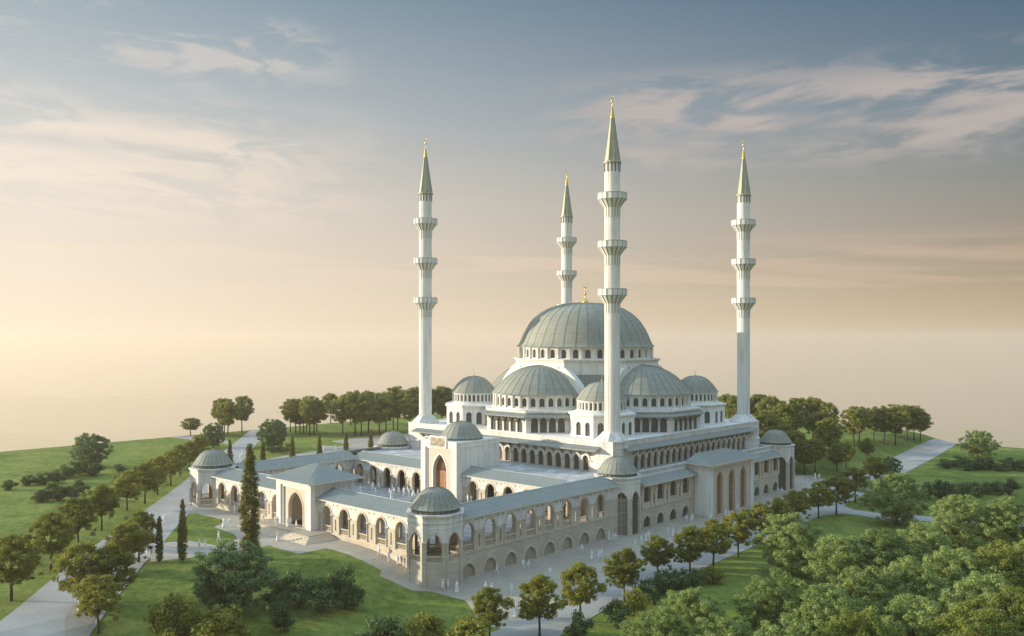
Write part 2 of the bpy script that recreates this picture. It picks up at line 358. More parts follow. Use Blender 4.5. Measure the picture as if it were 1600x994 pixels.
# ================================================================== minarets
def make_minaret():
    x, y = 30.1, 56.8
    t = thing('minaret', 'tallest looking white minaret, nearest one, in front of the great dome', 'minaret', (x, y, TER))
    c = (x, y, 0)
    mb = MB(); rot = 0.
    ngon_slab(mb, c, 3.75, 8, TER - .3, 13.4, 0); ngon_slab(mb, c, 3.95, 8, 13.4, 13.75, 1)
    ngon_slab(mb, c, 3.22, 8, 13.75, 17.75, 0); ngon_slab(mb, c, 3.36, 8, 16.5, 16.72, 1); ngon_slab(mb, c, 3.42, 8, 17.75, 18.1, 1)
    ngon_slab(mb, c, 3.42, 8, 18.1, 19.75, 0, 0, 1.9)
    mb.build('pedestal', ['white', 'plaster'], t)
    def flute(prof, n, r0):   # fluted (star-section) shaft
        m = MB(); rings = []
        for r, z, d in prof:
            ring = []
            for k in range(n):
                for q, dd in ((-.31, 0), (.31, 0), (.5, d)):
                    a = 2 * math.pi * (k + q) / n; rr = r - dd
                    ring.append((x + rr * math.cos(a), y + rr * math.sin(a), z))
            rings.append(m.add(ring))
        for a, b in zip(rings, rings[1:]):
            for k in range(3 * n):
                m.f.append([a[k], a[(k + 1) % (3 * n)], b[(k + 1) % (3 * n)], b[k]]); m.m.append(1 if k % 3 != 0 and prof[0][2] > .15 else 0); m.sm.append(False)
        m.f.append(rings[-1]); m.m.append(0); m.sm.append(False)
        return m
    flute([(1.66, 19.6, .09), (1.66, 77.9, .09)], 16, 0).build('shaft', ['plaster', 'groove'], t)
    for zt in (71.16, 60.84, 50.55):
        z0 = zt - 5.2
        m = flute([(1.74, z0, .2), (1.74, z0 + 2.0, .2), (1.95, z0 + 2.3, .26), (2.45, z0 + 3.0, .34), (2.95, z0 + 3.65, .34), (3.06, z0 + 3.75, .2)], 16, 0)
        # parapet: panelled ring
        for T, s, a in ngon_frames((x, y), 3.0, 16):
            m.box(T, .05, s - .05, -.14, .04, zt - 1.35, zt - .12, 0); m.box(T, -.04, .16, -.18, .1, zt - 1.35, zt - .05, 1)
        ngon_slab(m, (x, y), 3.12, 16, zt - 1.5, zt - 1.35, 1)
        for T, s, a in ngon_frames((x, y), 3.1, 16): m.box(T, 0, s, -.22, 0, zt - .12, zt, 1)
        m.build('balcony', ['balcony', 'balcony_groove'], t)
    m = MB(); m.lathe(c, [(2.0, 77.55), (2.0, 77.85), (1.85, 78.0)], 16, 0, False)
    pr = [(1.85, 78.0), (1.45, 80.6), (.95, 84.0), (.5, 87.4)]
    for k in range(8):
        a0, a1 = 2 * math.pi * k / 8 + .2, 2 * math.pi * (k + 1) / 8 + .2
        for (ra, za), (rb, zb) in zip(pr, pr[1:]):
            m.poly([(x + ra * math.cos(a0), y + ra * math.sin(a0), za), (x + ra * math.cos(a1), y + ra * math.sin(a1), za), (x + rb * math.cos(a1), y + rb * math.sin(a1), zb), (x + rb * math.cos(a0), y + rb * math.sin(a0), zb)], 0)
        m.tube([(x + r * math.cos(a0), y + r * math.sin(a0), z) for r, z in pr], [.06, .06, .05, .04], 5, 1)
    for k in range(12):   # drops under the eave of the spire
        a = 2 * math.pi * k / 12; T = frame((x, y), (-math.sin(a), math.cos(a)), (math.cos(a), math.sin(a)))
        m.box(T, -.12, .12, 1.55, 1.78, 75.7, 77.6, 1)
    m.build('spire', ['cone', 'rib'], t)
    m = MB(); m.lathe(c, [(.5, 87.25), (.46, 87.5), (.27, 88.8), (.09, 90.0), (.06, 90.6), (.2, 90.88), (.26, 91.05), (.2, 91.22), (.05, 91.4), (.06, 91.7)], 10, 0)
    m.tube([(x + .7 * .32 * math.sin(a), y + .7 * .32 * math.sin(a), 92.1 - .36 * math.cos(a)) for a in [R(-150 + 30 * i) for i in range(11)]], .05, 5, 0)
    m.build('finial', 'gold', t)
    return t
mn = make_minaret()
GM = 'minarets at the corners of the prayer hall'; mn['group'] = GM
for (x, y), l in (((-30.1, 56.8), 'white minaret with three balconies standing left of the domes, beside the courtyard terrace'),
                  ((30.1, 115.5), 'white minaret standing right of the domes above the far end of the arcaded flank'),
                  ((-30.1, 115.5), 'white minaret half hidden behind the great dome, only its upper part showing')):
    dup(mn, (x, y, TER), 0, 1, l, GM)
# ================================================================== corner pavilions (octagonal, domed)
def make_pavilion(name, label, loc, gate, z_floor=4.3):
    x, y = loc; ap = 4.37
    t = thing(name, label, 'pavilion', (x, y, 0)); t['group'] = 'domed corner pavilions'
    w = MB(); zs, za, a = 7.25, 8.95, 1.16
    for T, s, ang in ngon_frames((x, y), ap, 8):
        bay(w, T, 0, s, -.6, 11.45, s / 2, a, (-.3 if gate else z_floor + .02), zs, za, .45, 0, 1, 0)
        for u in (-.02, s - .5): w.box(T, u, u + .52, -.02, .16, -.6, zs + .1, 0); w.box(T, u - .06, u + .6, -.02, .24, zs + .1, zs + .36, 2)
        w.box(T, 0, s, -.02, .07, 9.75, 9.85, 1); w.box(T, 0, s, -.02, .1, 10.5, 10.68, 1)
    q = .16
    ngon_slab(w, (x, y), ap + .12, 8, 11.42, 11.6, 1); ngon_slab(w, (x, y), ap + .28, 8, 11.6, 11.86, 1)
    w.build('wall', ['beige', 'white', 'trim'], t)
    for T, s, ang in ngon_frames((x, y), ap, 8):
        m = MB(); archivolt(m, T, s / 2, a, zs, za, .2, 0, .07, 0)
        m.build('arch', 'trim', t)
        if not gate:
            m = MB(); balustrade(m, T, s / 2 - a, s / 2 + a, -.2, z_floor, z_floor + 1.1, 0); m.build('balustrade', 'trim', t)
        else:
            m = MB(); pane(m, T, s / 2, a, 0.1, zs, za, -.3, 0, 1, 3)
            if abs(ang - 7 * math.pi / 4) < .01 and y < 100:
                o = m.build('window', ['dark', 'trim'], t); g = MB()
                for i in range(9):
                    for j in range(30):
                        u0 = s / 2 - a + .26 * i + (.13 if j % 2 else 0); z0 = .15 + .255 * j
                        if u0 + .2 > s / 2 + a or z0 > zs + .8: continue
                        g.box(T, u0, u0 + .2, -.24, -.2, z0, z0 + .06, 0); g.box(T, u0, u0 + .06, -.24, -.2, z0, z0 + .25, 0)
                g.build('lattice_gate', 'trim', t)
            else: m.build('window', ['glass', 'bronze'], t)
    m = MB(); ngon_slab(m, (x, y), ap - .46, 8, z_floor - .3, z_floor, 0)
    if not gate: m.build('floor', 'apron', t)
    d = MB()
    d.lathe((x, y, 0), [(3.8, 11.86), (3.8, 12.5)], 24, 0, False)
    for T, s, ang in ngon_frames((x, y), 3.8, 24):
        d.box(T, s * .5 - .1, s * .5 + .1, -.02, .12, 11.86, 12.45, 1); archivolt(d, T, 0, .3, 12.05, 12.32, .07, 0, .06, 1, None, 3)
    d.lathe((x, y, 0), [(3.8, 12.42), (4.05, 12.5), (4.05, 12.56)], 24, 0, False)
    d.build('drum', ['lead', 'rib'], t)
    d = MB(); dome(d, (x, y, 12.5), dprof('bell', 4.28, 3.15), 24, 0, 1, 0, 2 * math.pi, .028, .03, 2); d.build('dome', ['lead', 'rib'], t)
    return t
pv = make_pavilion('corner_pavilion', 'domed octagonal pavilion nearest the camera, open arches above a sloping paved corner', (36, 0), False)
dup(pv, (-36, 0, 0), 0, 1, 'domed octagonal pavilion beside the left road, at the far end of the entrance arcade')
pg = make_pavilion('corner_pavilion', 'domed octagonal pavilion with lattice gate below the nearest minaret', (36, 50.6), True)
pg2 = make_pavilion('corner_pavilion', 'domed pavilion with tall dark glass arches at the far right end of the flank', (36, 122), True)
dup(pg, (-36, 50.6, 0), 0, 1, 'pavilion behind the terrace of which only the dome shows left of the inner portal')
# ================================================================== arcades round the court
def make_arcade(label, o, u, n, L, bays, depth=7.1, base=-.3, outer=True, inner=True, basement=False, back=False, group='arched wings round the courtyard', court_bays=None, court_a=None, inset=(0, 0), ridge=11.95, eave=10.42):
    T = frame(o, u, n); Ti = frame((o[0] - n[0] * depth, o[1] - n[1] * depth), u, (-n[0], -n[1]))
    t = thing('arcade', label, 'arcade', T(L / 2, -depth / 2, 0)); t['group'] = group
    zs, th = 7.85, .6
    def wall(TT, bs, zb, name, balu, bas, u_lo, u_hi, a=1.28, za=9.4):
        w = MB(); edges = [u_lo] + [(p + q) / 2 for p, q in zip(bs, bs[1:])] + [u_hi]
        arches = []
        for i, uc in enumerate(bs):
            e0, e1 = edges[i], edges[i + 1]
            lo, hi = max(e0, uc - a - .62), min(e1, uc + a + .62)
            zlow = F - .1 if (balu or bas) else F - .2
            bay(w, TT, lo, hi, zlow, eave, uc, a, F, zs, za, th, 0, 1, 0)
            # slotted piers between neighbouring arches
            for (p0, p1) in ((e0, lo), (hi, e1)):
                if p1 - p0 > .05:
                    if p1 - p0 > .5:
                        if i > 0 and p1 == lo or i < len(bs) - 1 and p0 == hi:
                            inn = p0 if p1 == lo else p1
                            sl = .17
                            x0, x1 = (p0 + sl, p1) if p1 == lo else (p0, p1 - sl)
                            rect(w, TT, x0, x1, zlow, zs, th, 0); rect(w, TT, *((p0, x0) if p1 == lo else (x1, p1)), 7.2, zs, th, 0); rect(w, TT, *((p0, x0) if p1 == lo else (x1, p1)), zlow, 5.2, th, 0)
                            w.poly([TT(x0 if p1 == lo else x1, 0, 5.2), TT(x0 if p1 == lo else x1, -th, 5.2), TT(x0 if p1 == lo else x1, -th, 7.2), TT(x0 if p1 == lo else x1, 0, 7.2)], 0)
                        else: rect(w, TT, p0, p1, zlow, zs, th, 0)
                        rect(w, TT, p0, p1, zs, eave, th, 1)
                    else: rect(w, TT, p0, p1, zlow, zs, th, 0); rect(w, TT, p0, p1, zs, eave, th, 1)
            # half columns with capitals either side of the opening
            for sg in (-1, 1):
                cc = TT(uc + sg * (a + .17), .06, 0)
                w.lathe((cc[0], cc[1], 0), [(.16, F), (.16, F + .25), (.11, F + .3), (.11, zs - .3), (.2, zs)], 8, 2, True, closed=False)
                w.box(TT, uc + sg * (a + .33) - .36, uc + sg * (a + .33) + .36, -.02, .2, zs, zs + .2, 2)
            for sg in (-1, 1):
                cc = TT(uc + sg * 1.95, .03, 9.72)
                w.poly([(cc[0] + .15 * math.cos(q) * u[0], cc[1] + .15 * math.cos(q) * u[1], cc[2] + .15 * math.sin(q)) for q in [math.pi * j / 4 for j in range(8)]], 3)
            arches.append(uc)
        if bas or balu:
            if bas:
                be = edges
                for i, uc in enumerate(bs):
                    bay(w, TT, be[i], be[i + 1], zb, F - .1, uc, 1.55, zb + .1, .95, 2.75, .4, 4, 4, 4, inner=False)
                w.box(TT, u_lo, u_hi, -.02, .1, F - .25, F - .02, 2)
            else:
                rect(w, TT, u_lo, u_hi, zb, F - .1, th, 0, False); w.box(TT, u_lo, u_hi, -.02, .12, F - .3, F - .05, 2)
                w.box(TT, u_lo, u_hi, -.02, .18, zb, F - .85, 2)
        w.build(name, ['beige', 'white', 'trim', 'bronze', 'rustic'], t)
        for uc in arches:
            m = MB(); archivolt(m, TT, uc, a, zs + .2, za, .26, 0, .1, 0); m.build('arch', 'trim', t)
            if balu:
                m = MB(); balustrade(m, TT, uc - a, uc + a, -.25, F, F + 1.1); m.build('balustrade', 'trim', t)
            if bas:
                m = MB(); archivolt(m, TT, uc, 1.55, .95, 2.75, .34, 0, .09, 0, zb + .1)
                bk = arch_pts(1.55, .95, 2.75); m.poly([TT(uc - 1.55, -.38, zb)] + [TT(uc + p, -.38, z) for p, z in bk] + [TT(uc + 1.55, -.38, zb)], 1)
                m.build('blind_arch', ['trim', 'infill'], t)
    wall(T, bays, base, 'wall', outer, basement, 0, L)
    if inner:
        cb = bays if court_bays is None else court_bays
        wall(Ti, cb, F - .2, 'court_wall', False, False, inset[0], L - inset[1], *((court_a, 9.95) if court_a else ()))
    m = MB(); m.box(T, 0, L, -depth + .05, -.05, F - .35, F, 0); m.build('floor', 'apron', t)
    rf = MB(); mid = -depth / 2; ov = .6
    seam_roof(rf, T, 0, L, ov, eave + .02, mid, ridge)
    if inner: seam_roof(rf, Ti, inset[0], L - inset[1], ov, eave + .02, -depth / 2, ridge, h0=0, h1=0)
    rf.box(T, 0, L, mid - .12, mid + .12, ridge, ridge + .1, 1)
    rf.poly([T(0, 0, eave - .02), T(L, 0, eave - .02), T(L, -depth, eave - .02), T(0, -depth, eave - .02)], 2)
    rf.box(T, 0, L, -.02, .35, eave - .16, eave, 2)
    rf.build('roof', ['leadroof', 'seam', 'plaster'], t)
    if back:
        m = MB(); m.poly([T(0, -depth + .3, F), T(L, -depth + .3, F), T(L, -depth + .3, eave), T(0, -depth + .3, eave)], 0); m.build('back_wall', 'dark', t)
    return t
OX = .6
# right flank: outer face X = 38.6
make_arcade('arched wing along the right flank above a blind arched basement wall', (38.6, 3.4), (0, 1), (1, 0), 43.6, [1.55 + 5.18 * k for k in range(8)], basement=True, court_bays=[1.55 + 5.18 * k for k in range(1, 7)], inset=(1.6, 11.0), depth=6.4, court_a=2.05)
# left flank, seen from the court side
make_arcade('far arched wing on the left side of the courtyard, shaded inner face', (-38.6, 47.0), (0, -1), (-1, 0), 43.6, [43.6 - (1.55 + 5.18 * k) for k in range(7, -1, -1)], court_bays=[43.6 - (1.55 + 5.18 * k) for k in range(6, 0, -1)], inset=(11.0, 1.6), depth=6.4, base=3.5)
# entrance front
make_arcade('sunlit entrance arcade between the gatehouse and the nearest pavilion', (OX + 5.6, -2.0), (1, 0), (0, -1), 27.0, [8.35 - 5.6 + 5.2 * k for k in range(5)], depth=6.4, base=-.3, inset=(0, 2.4), court_a=2.05)
make_arcade('sunlit entrance arcade between the gatehouse and the pavilion by the left road', (-32.6, -2.0), (1, 0), (0, -1), 27.6, [32.6 + OX - 8.35 - 5.2 * k for k in range(4, -1, -1)], depth=6.4, base=3., inset=(2.4, 0), court_a=2.05)
# rear of the court, in front of the terrace
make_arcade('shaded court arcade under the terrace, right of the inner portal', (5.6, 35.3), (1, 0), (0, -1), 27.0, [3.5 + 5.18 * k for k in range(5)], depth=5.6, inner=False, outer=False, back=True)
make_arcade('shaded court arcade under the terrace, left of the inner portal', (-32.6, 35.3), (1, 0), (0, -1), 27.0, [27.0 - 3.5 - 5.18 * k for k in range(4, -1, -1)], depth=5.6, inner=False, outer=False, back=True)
# ================================================================== gatehouse
def make_gatehouse():
    x0, x1, y0, y1 = OX - 5.7, OX + 5.7, -3.7, 6.2; zt = 13.35; xc = OX
    t = thing('gatehouse', 'tall entrance gatehouse with hipped seamed roof and one great pointed arch', 'gatehouse', (xc, 1, F))
    T = frame((xc, y0), (1, 0), (0, -1)); W = 5.7
    w = MB()
    bay(w, T, -W, W, F - 1.5, zt, 0, 4.25, F, 12.2, 12.2, .28, 0, 0, 0, False)
    Tb = frame((xc, y0 + .28), (1, 0), (0, -1)); bay(w, Tb, -4.25, 4.25, F, 12.25, 0, 3.75, F, 11.8, 11.8, .3, 1, 1, 1, False)
    Tc = frame((xc, y1), (1, 0), (0, 1)); bay(w, Tc, -W, W, F - 1.5, zt, 0, 2.3, F, 8.2, 11.2, .5, 0, 0, 0)
    for X, nx in ((x0, -1), (x1, 1)):
        Ts = frame((X, y0), (0, 1), (nx, 0)); D = y1 - y0
        bay(w, Ts, 0, D, F - 1.5, zt, D / 2, D / 2 - 1.0, F + 4.9, zt - .9, zt - .9, .1, 0, 0, 0, False); w.poly([Ts(1, -.1, F), Ts(D - 1, -.1, F), Ts(D - 1, -.1, zt), Ts(1, -.1, zt)], 0)
        Tin = frame((X - nx * 1.6, y0 + .6), (0, 1), (-nx, 0)); rect(w, Tin, 0, D - 1, F, 12, .1, 2, False)
    w.poly([(x0 + 1, y0 + .6, 12), (x1 - 1, y0 + .6, 12), (x1 - 1, y1, 12), (x0 + 1, y1, 12)], 2)
    w.build('wall', ['plaster', 'marble', 'panel'], t)
    m = MB(); Td = frame((xc, y0 + .58), (1, 0), (0, -1)); bay(m, Td, -3.75, 3.75, F, 11.85, 0, 2.35, F, 7.9, 11.0, .7, 0, 0, 0); m.build('carved_panel', 'panel', t)
    m = MB(); archivolt(m, Td, 0, 2.35, 7.9, 11.0, .34, 0, .08, 0, F); m.build('arch', 'trim', t)
    r = MB(); ov = 1.3; A = (x0 - ov, y0 - ov); B = (x1 + ov, y1 + ov); ze, za = 13.35, 15.9; yc = (y0 + y1) / 2; wx, wy = B[0] - A[0], B[1] - A[1]
    rid = .4
    for o, u, n, L, dp in (((A[0], A[1]), (1, 0), (0, -1), wx, wy / 2), ((B[0], B[1]), (-1, 0), (0, 1), wx, wy / 2), ((B[0], A[1]), (0, 1), (1, 0), wy, wx / 2), ((A[0], B[1]), (0, -1), (-1, 0), wy, wx / 2)):
        TT = frame(o, u, n); seam_roof(r, TT, 0, L, 0, ze, -dp + .02, za, .16, .6, 0, 1, 2, L / 2 - .02, L / 2 - .02)
    r.box(XY, A[0] + .2, B[0] - .2, A[1] + .2, B[1] - .2, ze - .2, ze - .1, 2)
    r.build('roof', ['leadroof', 'seam', 'plaster'], t)
    return t
make_gatehouse()
# entrance steps: a landing with stairs on three sides
t = MB()
for i in range(7):
    z1 = F - .02 - .155 * i; e = .42 * i
    X0, X1, Y0 = OX - 9.3 - e, OX + 9.3 + e, -6.6 - e
    t.box(XY, X0, X1, Y0, -1.95, z1 - .155, z1, 0 if i else 1)
o = t.build('entrance_steps', ['trim', 'apron']); tag(o, 'broad stone steps with a paved landing below the gatehouse arch', 'steps')
# ================================================================== inner portal (door to the prayer hall)
def make_portal():
    x0, x1, y0, y1 = -5.4, 6.1, 33.4, 46.8; zt = 17.45; xc = .35; W = 5.75
    t = thing('inner_portal', 'tall white portal with carved wooden doors and gold inscription facing the courtyard', 'portal', (xc, 40, F))
    T = frame((xc, y0), (1, 0), (0, -1)); w = MB()
    bay(w, T, -W, W, F - .3, zt, 0, 4.3, F, 15.9, 15.9, .25, 0, 0, 0, False)
    Tb = frame((xc, y0 + .25), (1, 0), (0, -1)); bay(w, Tb, -4.3, 4.3, F, 15.95, 0, 3.9, F, 15.6, 15.6, .2, 0, 0, 0, False)
    for X, nx in ((x0, -1), (x1, 1)):
        Ts = frame((X, y0), (0, 1), (nx, 0)); D = y1 - y0
        bay(w, Ts, 0, D, F - .3, zt, D / 2, D / 2 - 1.1, 8, zt - 1.2, zt - 1.2, .15, 0, 0, 0, False); w.poly([Ts(1, -.15, F), Ts(D - 1, -.15, F), Ts(D - 1, -.15, zt), Ts(1, -.15, zt)], 0)
        for j in range(14): w.box(Ts, 1.5 + j * .8, 1.62 + j * .8, -.15, -.08, 8.3, zt - 1.4, 0)
        w.box(Ts, -.05, D + .05, -.02, .1, zt - .3, zt + .02, 0)
    w.poly([(x0, y1, F), (x1, y1, F), (x1, y1, zt), (x0, y1, zt)], 0); w.poly([(x0, y0 + .3, zt - .05), (x1, y0 + .3, zt - .05), (x1, y1, zt - .05), (x0, y1, zt - .05)], 1)
    w.box(T, -W, W, -.3, .06, zt - .02, zt + .12, 0)
    w.build('wall', ['plaster', 'marble'], t)
    m = MB(); Tc = frame((xc, y0 + .45), (1, 0), (0, -1)); bay(m, Tc, -3.9, 3.9, F, 15.65, 0, 2.2, F, 10.6, 14.5, 1.1, 0, 0, 0, False); m.build('carved_panel', 'panel', t)
    m = MB(); archivolt(m, Tc, 0, 2.2, 10.6, 14.5, .32, 0, .07, 0, F); m.build('arch', 'marble', t)
    d = MB(); Td = frame((xc, y0 + 1.5), (1, 0), (0, -1))
    pr = arch_pts(2.2, 10.6, 14.5); d.poly([Td(-2.2, 0, F)] + [Td(a, 0, z) for a, z in pr] + [Td(2.2, 0, F)], 1)
    for s in (-1, 1):
        d.box(Td, min(s * .06, s * 2.1), max(s * .06, s * 2.1), 0, .1, F, 10.5, 0)
        for z0, z1 in ((F + .3, 6.6), (6.9, 8.7), (9.0, 10.2)):
            d.box(Td, min(s * .35, s * 1.8), max(s * .35, s * 1.8), .1, .15, z0, z1, 0)
            d.box(Td, min(s * .6, s * 1.55), max(s * .6, s * 1.55), .15, .19, z0 + .25, z1 - .25, 1)
    d.box(Td, -2.2, 2.2, 0, .18, 10.5, 10.75, 0)
    for i in range(9):
        for sg in (-1, 1): d.tube([Td(-2.0 + i * .5, .06, 10.8), Td(-2.0 + i * .5 + sg * 1.2, .06, 13.0)] if abs(-2.0 + i * .5 + sg * 1.2) < 1.5 else [Td(-2.0 + i * .5, .06, 10.8), Td(-2.0 + i * .5 + sg * .6, .06, 11.8)], .05, 4, 0)
    d.build('door', ['wood', 'wood2'], t)
    q = MB(); q.box(T, -2.75, 2.75, -.35, .22, 15.95, 18.5, 0); q.box(T, -2.4, 2.4, .22, .25, 16.2, 18.25, 1)
    qo = q.build('plaque', ['plaster', 'panel'], t)
    rng = random.Random(5); g = MB()
    for i in range(30):   # flowing gold script
        u = -2.15 + 4.3 * rng.random(); z = 16.45 + 1.4 * rng.random(); ln = rng.uniform(.5, 1.1); ph = rng.uniform(0, 6)
        pts = [T(max(-2.3, min(2.3, u + ln * (k / 8 - .5))), .27, max(16.3, min(18.15, z + .22 * math.sin(ph + k * .8) + (.1 * k if i % 3 == 0 else 0)))) for k in range(9)]
        g.tube(pts, [.02, .05, .07, .07, .06, .05, .06, .05, .02], 4, 0)
    for i in range(9): g.tube([T(-2.1 + i * .5, .27, 16.4), T(-2.05 + i * .5, .27, 17.6 + .4 * rng.random())], [.07, .03], 4, 0)
    g.build('inscription', 'ochre', qo)
    m = MB(); ngon_slab(m, (xc, 40.4), 4.75, 16, zt - .05, zt + .45, 0); m.build('drum', 'leadroof', t)
    m = MB(); dome(m, (xc, 40.4, zt + .4), dprof('bell', 5.0, 3.45), 20, 0, 1, 0, 2 * math.pi, .03, .035, 2); m.build('dome', ['lead', 'rib'], t)
    finial('finial', t, (xc, 40.4, zt + 3.9), 1.3, .18)
    return t
make_portal()
# ================================================================== prayer hall
HALL = thing('prayer_hall', 'great white domed prayer hall rising behind the courtyard between four minarets', 'mosque', (CX, CY, 0))
H = 32.8
def side_T(k, dist=H):   # side k: 0 front, 1 right, 2 back, 3 left; u measured from the middle of the side
    a = -math.pi / 2 + k * math.pi / 2; n = (round(math.cos(a)), round(math.sin(a))); u = (-n[1], n[0])
    return frame((CX + n[0] * dist, CY + n[1] * dist), u, n)
pod = MB()
pod.box(XY, -37.0, 37.0, 41.2, 122, 3.0, TER - .12, 0); pod.box(XY, -37.0, 37.0, 55, 122, -.5, 3.0, 1)
pod.box(XY, -35.3, 35.3, 38.2, 53.2, TER - .1, TER, 2)
pod.box(XY, 32, 37.2, 54, 118, TER - .1, TER, 2); pod.box(XY, -37.2, -32, 54, 118, TER - .1, TER, 2)
pod.box(XY, 32.9, 37.4, 46.5, 53, 9, TER - .11, 1); pod.box(XY, -37.4, -32.9, 46.5, 53, 9, TER - .11, 1)
pod.build('podium', ['plaster', 'rustic', 'terr'], HALL)
for k in range(4):
    T = side_T(k); w = MB(); nb = 21 if k % 2 == 0 else 20; sp = 2.555; us = [(i - (nb - 1) / 2) * sp for i in range(nb)]
    e = nb * sp / 2
    det = k in (0, 1)
    if det:
        for uc in us: bay(w, T, uc - sp / 2, uc + sp / 2, TER - .1, 16.75, uc, .8, TER + .05, 13.7, 14.6, .4, 2, 0, 0, inner=False)
        for s in (-1, 1): rect(w, T, min(s * e, s * H), max(s * e, s * H), TER - .1, 16.75, .4, 0, False); w.box(T, min(s * e, s * H), max(s * e, s * H), -.02, .12, 13.6, 13.85, 0)
    else: rect(w, T, -H, H, TER - .1, 16.75, .4, 0, False)
    rect(w, T, -H, H, 16.75, 17.95, .5, 0, True); w.poly([T(-H, 0, 17.95), T(H, 0, 17.95), T(H, -.5, 17.95), T(-H, -.5, 17.95)], 0)
    w.box(T, -H - .02, H + .02, -.06, .14, 17.8, 18.02, 1); w.box(T, -H, H, -.02, .08, 17.2, 17.28, 1)
    wo = w.build('outer_wall', ['white', 'plaster', 'beige'], HALL)
    if det:
        for uc in us:
            m = MB(); pane(m, T, uc, .8, TER + .05, 13.7, 14.6, -.36, 0, 1, 4); m.build('window', ['glass', 'bronze'], wo)
        m = MB()
        for uc in us: archivolt(m, T, uc, .82, 13.7, 14.65, .4, 0, .14, 0, None, 6)
        for i in range(nb + 1):
            u = -e + i * sp; m.box(T, u - .48, u + .48, -.02, .2, 13.45, 13.72, 1)
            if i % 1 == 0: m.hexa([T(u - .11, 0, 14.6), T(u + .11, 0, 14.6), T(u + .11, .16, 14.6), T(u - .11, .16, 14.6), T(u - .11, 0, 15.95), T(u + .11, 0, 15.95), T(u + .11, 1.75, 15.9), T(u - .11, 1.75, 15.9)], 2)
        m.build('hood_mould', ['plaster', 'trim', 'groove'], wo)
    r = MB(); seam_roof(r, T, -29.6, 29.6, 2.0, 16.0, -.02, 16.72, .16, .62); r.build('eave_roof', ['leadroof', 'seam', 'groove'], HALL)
dk = MB(); dk.box(XY, -H + .4, H - .4, CY - H + .4, CY + H - .4, DECK - .2, DECK, 0); dk.build('roof_deck', 'marble', HALL)
